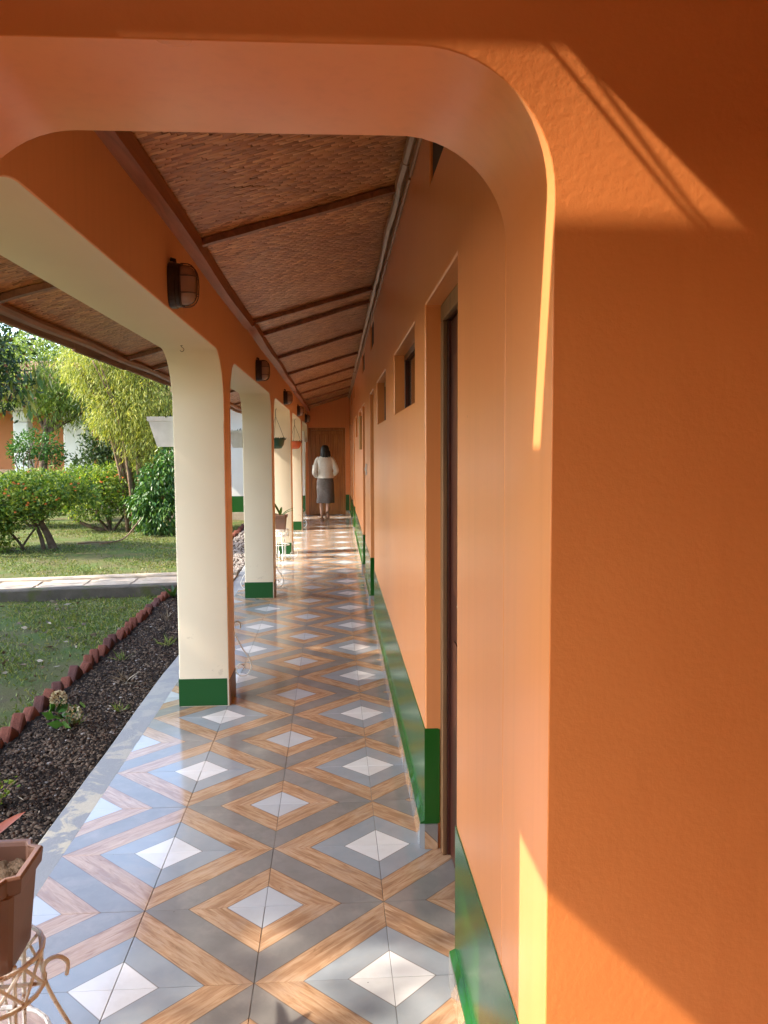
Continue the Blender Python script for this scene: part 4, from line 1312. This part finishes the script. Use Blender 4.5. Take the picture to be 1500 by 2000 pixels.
# lantana bushes with orange flowers
fm = MB()
def flower_mesh():
    V = []; n = 26
    mbf = MB()
    for k in range(n):
        u = Vector((random.gauss(0, 1), random.gauss(0, 1), abs(random.gauss(0, 1)) + .2)).normalized()
        s = u.orthogonal().normalized(); c = u * .020; q = u.cross(s)
        mbf.add([c - s * .010, c - q * .010 + u * .003, c + s * .010, c + q * .010 + u * .003], [(0, 1, 2, 3)])
    return mbf.mesh('flower', M['flower'])
flower_me = flower_mesh()
def lantana(name, loc, lobes, stems, lab, n, nf, seed, mat=None):
    t = empty(name, loc); tag(t, lab, 'bush')
    random.seed(seed)
    trunk(t, stems, M['bark'], 'stem')
    twigs = []
    mb = MB()
    for k in range(60):
        l = random.choice(lobes)
        e = Vector((l[0] + random.uniform(-1, 1) * l[3] * .8, l[1] + random.uniform(-1, 1) * l[4] * .8, l[2] + random.uniform(-.6, .8) * l[5]))
        b = Vector(random.choice(stems)[0][-1])
        md = (b + e) / 2 + Vector((random.uniform(-.1, .1), random.uniform(-.1, .1), random.uniform(-.08, .02)))
        mb.tube(catmull([b, md, e], 3), [.009, .008, .007, .006, .005, .004, .003], 5)
    mb.build('twigs', M['cane'], t)
    P, O = blob_points(lobes, n, .060, 11, .7)
    D = O * .5 + RNG.normal(size=P.shape) * .5; D[:, 2] += .05
    leaves('foliage', P, D, RNG.uniform(.035, .10, len(P)), RNG.uniform(.018, .046, len(P)), mat or M['leaf_lantana'], t)
    for k in range(nf):
        l = random.choice(lobes)
        u = Vector((random.gauss(0, .8), -abs(random.gauss(0, .8)) - .1, abs(random.gauss(0, .8)))).normalized()
        link('flower', flower_me, t, loc=(l[0] + u.x * l[3] * 1.05, l[1] + u.y * l[4] * 1.05, l[2] + u.z * l[5] * 1.08))
    return t
lantana('lantana_bush', (-4.62, 13.75, GZ), [(-.75, -.1, .82, .70, .60, .32), (.05, .0, .95, .48, .5, .24), (-1.15, -.3, .55, .60, .5, .50), (.42, .1, .86, .28, .35, .20), (-.5, .3, .98, .6, .5, .26), (-.95, -.45, .28, .42, .3, .32), (-.45, -.35, .62, .5, .25, .24), (-.05, -.25, .74, .35, .2, .18)],
        [([(.02, 0, -.03), (-.06, 0, .2), (-.18, 0, .5), (-.1, .1, .75)], .075, .03), ([(-.12, -.05, -.03), (-.2, 0, .25), (-.35, .0, .55), (-.6, 0, .75)], .04, .02), ([(-.4, -.1, -.03), (-.6, -.1, .25), (-.9, -.1, .5)], .025, .015), ([(-.5, -.1, -.03), (-.3, 0, .3), (.1, 0, .7)], .02, .012)],
        'wide lantana bush with orange red flowers and a thick leaning trunk', 15000, 60, 1)
lantana('lantana_bush', (-4.50, 16.75, GZ), [(-.1, -.1, .90, .62, .45, .32), (.40, 0, .98, .34, .4, .28), (-.5, 0, .98, .5, .4, .30), (.1, .2, 1.10, .5, .4, .22), (-.30, -.2, .52, .52, .35, .26), (.48, -.15, .62, .26, .3, .32), (.1, -.25, .60, .4, .25, .22), (-.75, .1, .8, .35, .4, .3)],
        [([(0, 0, -.03), (.03, 0, .3), (.1, 0, .7)], .05, .02), ([(.02, 0, -.03), (-.2, -.05, .25), (-.5, 0, .6)], .04, .015), ([(.05, 0, -.03), (.3, 0, .3), (.5, .05, .75)], .03, .012), ([(-.03, .05, -.03), (-.45, 0, .12), (-.8, 0, .3)], .05, .02), ([(0, .1, -.03), (-.1, .1, .4), (-.2, .1, .8)], .03, .012)],
        'many stemmed lantana bush with sparse orange flowers beside the bamboo', 11000, 26, 2)
lantana('lantana_bush', (-6.3, 17.6, GZ), [(0, 0, .7, .8, .6, .45), (-.7, .1, .65, .6, .6, .45), (.6, .1, .75, .5, .5, .4)],
        [([(0, 0, -.03), (.03, 0, .3), (.1, 0, .6)], .04, .02), ([(.02, 0, -.03), (-.3, -.05, .25), (-.6, 0, .5)], .035, .015)],
        'low round lantana bush further back below the twiggy shrub', 8000, 14, 4)
# fallen sticks on the grass
for k, (pts, lab) in enumerate(((((-4.35, 14.2, GZ + .03), (-4.1, 14.35, GZ + .03), (-3.75, 14.5, GZ + .03)), 'straight pale stick lying on the lawn under the bushes'), (((-3.95, 14.1, GZ + .03), (-3.7, 14.6, GZ + .05), (-3.55, 14.9, GZ + .25), (-3.45, 15.0, GZ + .40)), 'thin curved stick leaning up towards the leafy shrub'))):
    mb = MB(); c = catmull(pts, 4); mb.tube(c, [.016 - .008 * i / len(c) for i in range(len(c))], 6)
    mb.tube([c[2], c[2] + Vector((.06, .05, .02))], .005, 5)
    tag(mb.build('fallen_stick', M['cane']), lab, 'stick')

# dark tree whose branches hang into the picture from the left
t = empty('dark_tree', (-6.9, 12.4, GZ)); tag(t, 'dark green tree overhanging the garden with drooping branches', 'tree')
trunk(t, [([(0, 0, -.05), (.1, 0, 1.2), (.3, 0, 2.4), (.5, 0, 4.2)], .16, .05)], M['bark'])
for e in [(1.9, -.3, 2.5), (1.6, .3, 3.4), (2.2, 0, 2.9), (.6, -.8, 3.9), (-.8, .4, 4.1), (1.2, .6, 4.3)]:
    trunk(t, [([(.3, 0, 2.3), (.3 + (e[0] - .3) * .5, e[1] * .5, 2.3 + (e[2] - 2.3) * .75 + .25), e], .045, .010)], M['bark'], 'branch')
P, O = blob_points([(1.3, 0, 3.15, .75, .8, .75), (.8, 0, 3.9, 1.1, 1.1, .8), (1.75, -.2, 2.75, .45, .5, .42), (2.25, -.1, 2.55, .35, .35, .28), (-.5, .2, 3.9, 1.1, 1.0, .9), (1.05, -.1, 2.45, .4, .4, .35), (2.1, .0, 3.05, .3, .4, .3)], 12000, .10, 12, .5)
D = O * .5 + RNG.normal(size=P.shape) * .5; D[:, 2] -= .3
leaves('crown', P, D, RNG.uniform(.06, .12, len(P)), RNG.uniform(.03, .05, len(P)), M['leaf_dark'], t)
P, O = blob_points([(2.35, -.25, 2.42, .22, .2, .16), (2.62, -.2, 2.72, .16, .15, .14)], 60, .06, 6)
D = O * .2 + RNG.normal(size=P.shape) * .25; D[:, 2] -= 1
leaves('hanging_leaves', P, D, RNG.uniform(.15, .23, len(P)), RNG.uniform(.055, .075, len(P)), M['leaf_varieg'], t, curl=.1)

def tree(name, loc, lobes, n, mat, lab, ll, lw, th=2.0, r=.12, clump=.16, droop=.3, group=None, per=14):
    t = empty(name, loc); tag(t, lab, 'tree', group)
    c = np.array(lobes)[:, :3].mean(0)
    trunk(t, [([(0, 0, -.1), (.05, 0, th * .5), (c[0] * .3, c[1] * .3, th)], r, r * .6)], M['bark'])
    for l in lobes:
        trunk(t, [([(c[0] * .25, c[1] * .25, th * .85), ((c[0] * .25 + l[0]) / 2 + .1, (c[1] * .25 + l[1]) / 2, (th + l[2]) / 2), (l[0], l[1], l[2] + l[5] * .4)], r * .45, r * .1)], M['bark'], 'branch')
    P, O = blob_points(lobes, n, clump, per)
    D = O * .5 + RNG.normal(size=P.shape) * .55; D[:, 2] -= droop
    leaves('crown', P, D, RNG.uniform(.7, 1.3, len(P)) * ll, RNG.uniform(.7, 1.3, len(P)) * lw, mat, t)
    return t
tree('willowy_tree', (-7.2, 20.8, GZ), [(0, 0, 3.6, 1.0, .9, .9), (.9, 0, 3.3, .8, .8, .8), (-.8, 0, 3.4, .8, .8, .7), (1.5, .1, 3.6, .6, .7, .7), (.5, 0, 2.75, .7, .6, .5), (1.7, 0, 2.7, .4, .4, .6)], 15000, M['leaf_lime'],
     'pale lime green willowy tree behind the bamboo clump', .13, .026, 2.4, .13, .12, .8)
tree('background_tree', (-3.6, 24.5, GZ), [(0, 0, 4.2, 1.6, 1.4, 1.4), (1.2, 0, 3.6, 1.2, 1.2, 1.2), (-1.2, .3, 3.9, 1.3, 1.2, 1.2)], 8000, M['leaf_shade'], 'broad green tree behind the wing roof', .16, .07, 2.6, .16, .18)
tree('background_tree', (-12.5, 29.5, GZ), [(0, 0, 4.6, 2.2, 1.6, 1.7), (2.0, 0, 4.2, 1.6, 1.4, 1.4), (-2, 0, 4.2, 1.8, 1.4, 1.5)], 9000, M['leaf_shade'], 'dark broad tree rising behind the far orange building', .2, .09, 3.0, .2, .22)

# thin stemmed shrub in front of the far white column
t = empty('twiggy_shrub', (-6.75, 19.2, GZ)); tag(t, 'twiggy shrub with bare crossing stems before the far white column', 'shrub')
random.seed(14)
for k in range(13):
    a = random.uniform(0, 6.28); s = random.uniform(.3, .75)
    trunk(t, [([(.06 * math.cos(a), .06 * math.sin(a), 0), (s * .35 * math.cos(a), s * .35 * math.sin(a), .8), (s * .8 * math.cos(a + .5), s * .8 * math.sin(a + .5), 1.35), (s * .7 * math.cos(a + .9), s * .7 * math.sin(a + .9), 1.8)], .018, .006)], M['bark'], 'stem')
P, O = blob_points([(-.05, 0, 1.75, .55, .5, .28), (-.3, 0, 1.55, .25, .3, .2), (.42, 0, 1.5, .25, .3, .18)], 1500, .06, 8)
leaves('foliage', P, O * .5 + RNG.normal(size=P.shape) * .5, RNG.uniform(.06, .11, len(P)), .04, M['leaf_bright'], t)
t = empty('dark_shrub', (-5.35, 19.0, GZ)); tag(t, 'dense dark green shrub between the grey white pier and the bamboo', 'shrub')
trunk(t, [([(0, 0, -.03), (.1 * math.cos(a), .1 * math.sin(a), .6), (.3 * math.cos(a), .3 * math.sin(a), 1.2)], .03, .01) for a in (0, 1.5, 3, 4.5)], M['bark'], 'stem')
P, O = blob_points([(0, 0, 1.1, .5, .45, .7), (.5, .2, 1.4, .5, .45, .7), (.1, 0, 1.9, .35, .4, .5)], 4200, .08, 10)
leaves('foliage', P, O * .5 + RNG.normal(size=P.shape) * .5, RNG.uniform(.07, .12, len(P)), .045, M['leaf_shade'], t)

# shade trees standing left of the picture: they dapple lawn, bed and veranda floor
tree('shade_tree', (-9.3, 5.9, GZ), [(1.0, .2, 6.0, 1.5, 1.6, 1.5), (.4, 1.1, 6.2, 1.3, 1.0, 1.3), (.3, -1.2, 6.1, 1.3, 1.2, 1.3), (1.3, .6, 4.6, 1.2, 1.0, .9), (1.2, -.9, 4.6, 1.1, 1.2, .9), (-.5, .5, 7.2, 1.5, 1.6, 1.0), (.6, 2.2, 7.3, 1.2, 1.1, 1.2), (.8, .6, 7.5, 1.2, 1.2, 1.0), (.8, -1.0, 7.5, 1.2, 1.2, 1.0), (.7, 1.5, 8.3, 1.2, 1.2, .7)], 16000, M['leaf_shade'],
     'tall shade tree with a dense broad crown over the lawn beside the path', .20, .10, 3.2, .2, .20, .2, 'shade trees on the lawn')
tree('shade_tree', (-5.0, 6.3, GZ), [(.1, 0, 3.5, 1.2, 1.4, 1.0), (.4, 1.0, 3.1, .9, .8, .8), (.3, -1.2, 3.2, .9, 1.0, .8), (-.2, .3, 4.5, 1.2, 1.4, .8), (.3, -.2, 2.5, .7, 1.0, .6)], 7500, M['leaf_shade'],
     'low spreading tree on the lawn in front of the tall shade tree', .14, .07, 2.4, .12, .15, .2, 'shade trees on the lawn')
tree('shade_tree', (-9.0, 1.6, GZ), [(.8, -.2, 7.4, 1.3, 1.0, .9), (.9, .9, 7.2, 1.3, 1.1, 1.1), (1.2, .2, 6.9, 1.0, .8, .7), (.2, .5, 8.0, 1.2, 1.0, .8), (1.0, 1.9, 6.6, 1.2, .9, 1.3)], 9000, M['leaf_shade'],
     'slender tall tree with a high crown beside the entrance porch', .18, .09, 4.6, .16, .16, .2, 'shade trees on the lawn')

# ------------------------------------------------------------------ far wing across the garden
fb = empty('far_building', (-9, 24.6, GZ)); tag(fb, 'far orange garden building with white piers and a brown roof', 'building')
fb.location = (0, 0, 0)
mb = MB(); mb.box(-17, -4.8, 24.6, 24.9, -.2, 3.3); mb.build('wall', M['far_orange'], fb)
mb = MB(); mb.box(-17, -8.62, 23.4, 24.4, -.2, .72); mb.build('ledge', M['peach'], fb, bevel=.02)
for k in range(2):
    mb = MB(); mb.box(-9.42 + k * .26, -9.25 + k * .26, 23.385, 23.42, .80, .93); mb.build('ledge_opening', M['vent'], fb)
mb = MB(); mb.box(-9.55, -8.80, 23.40, 23.6, .725, 1.02); mb.build('ledge_block', M['peach'], fb, bevel=.01)
for x0, x1 in ((-15.2, -14.8), (-11.9, -11.5), (-8.53, -8.12), (-7.22, -6.55)):
    mb = MB(); mb.box(x0, x1, 22.6, 23.0, -.2, 2.3)
    rr = .28
    pts = arc(x1, 2.3 + rr, 0, 0, 0, 1)
    mb.box(x0 - .0, x1, 22.6, 23.0, 2.301, 2.6)
    mb.build('pier', M['white'], fb, bevel=.05)
mb = MB(); mb.box(-17, -4.8, 22.605, 22.995, 2.62, 3.0); mb.build('beam', M['white'], fb)
mb = MB(); mb.add([(-17.5, 21.9, 2.8), (-4.4, 21.9, 2.8), (-4.4, 27, 4.3), (-17.5, 27, 4.3), (-17.5, 21.9, 2.88), (-4.4, 21.9, 2.88), (-4.4, 27, 4.38), (-17.5, 27, 4.38)],
                  [(3, 2, 1, 0), (4, 5, 6, 7), (0, 1, 5, 4), (1, 2, 6, 5), (2, 3, 7, 6), (3, 0, 4, 7)]); mb.build('roof', M['roof'], fb)
mb = MB(); mb.box(-17, -4.8, 22.5, 24.6, -.2, .06); mb.build('floor_slab', M['concrete'], fb)

# ------------------------------------------------------------------ the woman walking away
pe = bld(empty('person', (-.225, 17.82, 0), -.10))
tag(pe, 'woman in white blouse and grey skirt walking away towards the plank door', 'person')
J = {}
vs, es, rs = [], [], []
def J_(name, p, r, parent=None):
    J[name] = len(vs); vs.append(p); rs.append(r)
    if parent is not None: es.append((J[parent], J[name]))
J_('pelvis', (0, 0, .90), (.135, .10))
J_('waist', (0, 0, 1.04), (.115, .085), 'pelvis')
J_('chest', (0, .01, 1.22), (.135, .095), 'waist')
J_('neckb', (0, .02, 1.36), (.07, .06), 'chest')
J_('neck', (0, .025, 1.42), (.048, .048), 'neckb')
J_('head', (.012, .035, 1.51), (.072, .082), 'neck')
J_('crown', (.02, .03, 1.585), (.055, .062), 'head')
for s, n_ in ((-1, 'l'), (1, 'r')):
    J_('sh' + n_, (s * .155, .02, 1.315 + s * .01), .048, 'chest')
    J_('el' + n_, (s * .215, -.03 + s * .03, 1.06 + s * .02), .036, 'sh' + n_)
    J_('wr' + n_, (s * .175, .13, .93), .024, 'el' + n_)
    J_('ha' + n_, (s * .15, .20, .94), .026, 'wr' + n_)
    J_('hip' + n_, (s * .085, 0, .82), .085, 'pelvis')
kn = {'l': ((-.085, .05, .47), (-.085, .02, .10), (-.085, .10, .03)), 'r': ((.07, .0, .47), (.06, -.17, .155), (.06, -.15, .05))}
for n_ in ('l', 'r'):
    a, b, c = kn[n_]
    J_('kn' + n_, a, .052, 'hip' + n_)
    cm = ((a[0] + b[0]) / 2, (a[1] + b[1]) / 2 - .015, (a[2] + b[2]) / 2 + .05)
    J_('ca' + n_, cm, .050, 'kn' + n_)
    J_('an' + n_, b, .030, 'ca' + n_)
    J_('to' + n_, c, .026, 'an' + n_)
me = bpy.data.meshes.new('body'); me.from_pydata(vs, es, []); me.materials.append(M['skin']); me.update()
body = link('body', me, pe)
sm = body.modifiers.new('skin', 'SKIN')
for i, r in enumerate(rs):
    me.skin_vertices[0].data[i].radius = r if isinstance(r, tuple) else (r, r)
me.skin_vertices[0].data[0].use_root = True
ss = body.modifiers.new('sub', 'SUBSURF'); ss.levels = 2; ss.render_levels = 2
sm.use_smooth_shade = True
def ell(cx, cy, rx, ry, z, n=24, wob=0, ph=0):
    return [(cx + rx * (1 + wob * math.sin(5 * a + ph)) * math.cos(a), cy + ry * (1 + wob * math.sin(5 * a + ph)) * math.sin(a), z) for a in [2 * math.pi * k / n for k in range(n)]]
mb = MB()
mb.loft([ell(0, 0, .178, .125, .91, wob=.03), ell(.004, 0, .170, .120, .98, wob=.06, ph=1), ell(-.002, 0, .156, .115, 1.06, wob=.05, ph=2), ell(0, .005, .172, .120, 1.18), ell(0, .01, .182, .120, 1.28), ell(0, .015, .165, .105, 1.35), ell(0, .02, .085, .075, 1.395)], cap=False)
mb.build('blouse', M['shirt'], pe, smooth=True)
for s in (-1, 1):
    mb = MB()
    mb.tube(catmull([(s * .12, .015, 1.325), (s * .175, .01, 1.26), (s * (.228 + s * .012), -.03 + s * .03, 1.07 + s * .02), (s * (.222 + s * .012), -.02 + s * .03, 1.03 + s * .02), (s * .195, .07, .97 + s * .02)], 4), [.066 - .0010 * i for i in range(17)], 10)
    mb.build('sleeve', M['shirt'], pe, smooth=True)
mb = MB()
mb.loft([ell(0, .0, .160, .118, .935), ell(0, 0, .185, .135, .82), ell(0, 0, .190, .138, .68, wob=.02), ell(.006, -.008, .188, .145, .50, wob=.06, ph=.5), ell(-.008, -.012, .196, .160, .375, wob=.09, ph=.9)], cap=False)
mb.build('skirt', M['skirt_cloth'], pe, smooth=True)
mb = MB()
mb.loft([ell(0, .03, .02, .02, 1.625), ell(0, .03, .062, .068, 1.612), ell(0, .025, .088, .094, 1.565), ell(0, .015, .095, .094, 1.50, wob=.03), ell(.004, .0, .098, .080, 1.42, wob=.05), ell(.006, -.025, .085, .055, 1.34, wob=.08), ell(.01, -.045, .045, .03, 1.27, wob=.1), ell(.012, -.05, .008, .008, 1.225)])
for k in range(26):                               # loose strands
    a = math.pi + math.pi * k / 25
    r0 = .088 + .012 * math.sin(k * 2.3)
    x, y_ = .012 + r0 * math.cos(a), .0 + .8 * r0 * math.sin(a)
    mb.tube([(x * .9, y_ * .9, 1.50), (x * 1.05, y_ * 1.02, 1.40), (x * .95 + .012 * math.sin(k * 1.7), y_ * .95 - .01, 1.27 + .04 * math.sin(k * 1.3))], [.012, .010, .002], 5)
mb.build('hair', M['hair'], pe, smooth=True)
mb = MB(); mb.loft([ell(-.085, .055, .046, .115, .002), ell(-.085, .055, .048, .118, .02)]); mb.tube([(-.13, .08, .02), (-.085, .09, .065), (-.04, .08, .02)], .010, 6)
mb.build('sandal', M['sandal'], pe)
mb = MB()
ri = [(.06 + .046 * math.cos(a), -.180 - .020 * math.sin(a), .095 + .105 * math.sin(a)) for a in [2 * math.pi * k / 20 for k in range(20)]]
mb.loft([ri, [(p[0], p[1] + .018, p[2] + .004) for p in ri]]); mb.tube([(.015, -.165, .07), (.06, -.11, .06), (.105, -.165, .07)], .010, 6)
mb.build('sandal', M['sandal'], pe)

# ------------------------------------------------------------------ the building stands half a degree off the tile grid
MROT = rot_matrix_building()
for o in BLD:
    o.matrix_basis = MROT @ o.matrix_basis
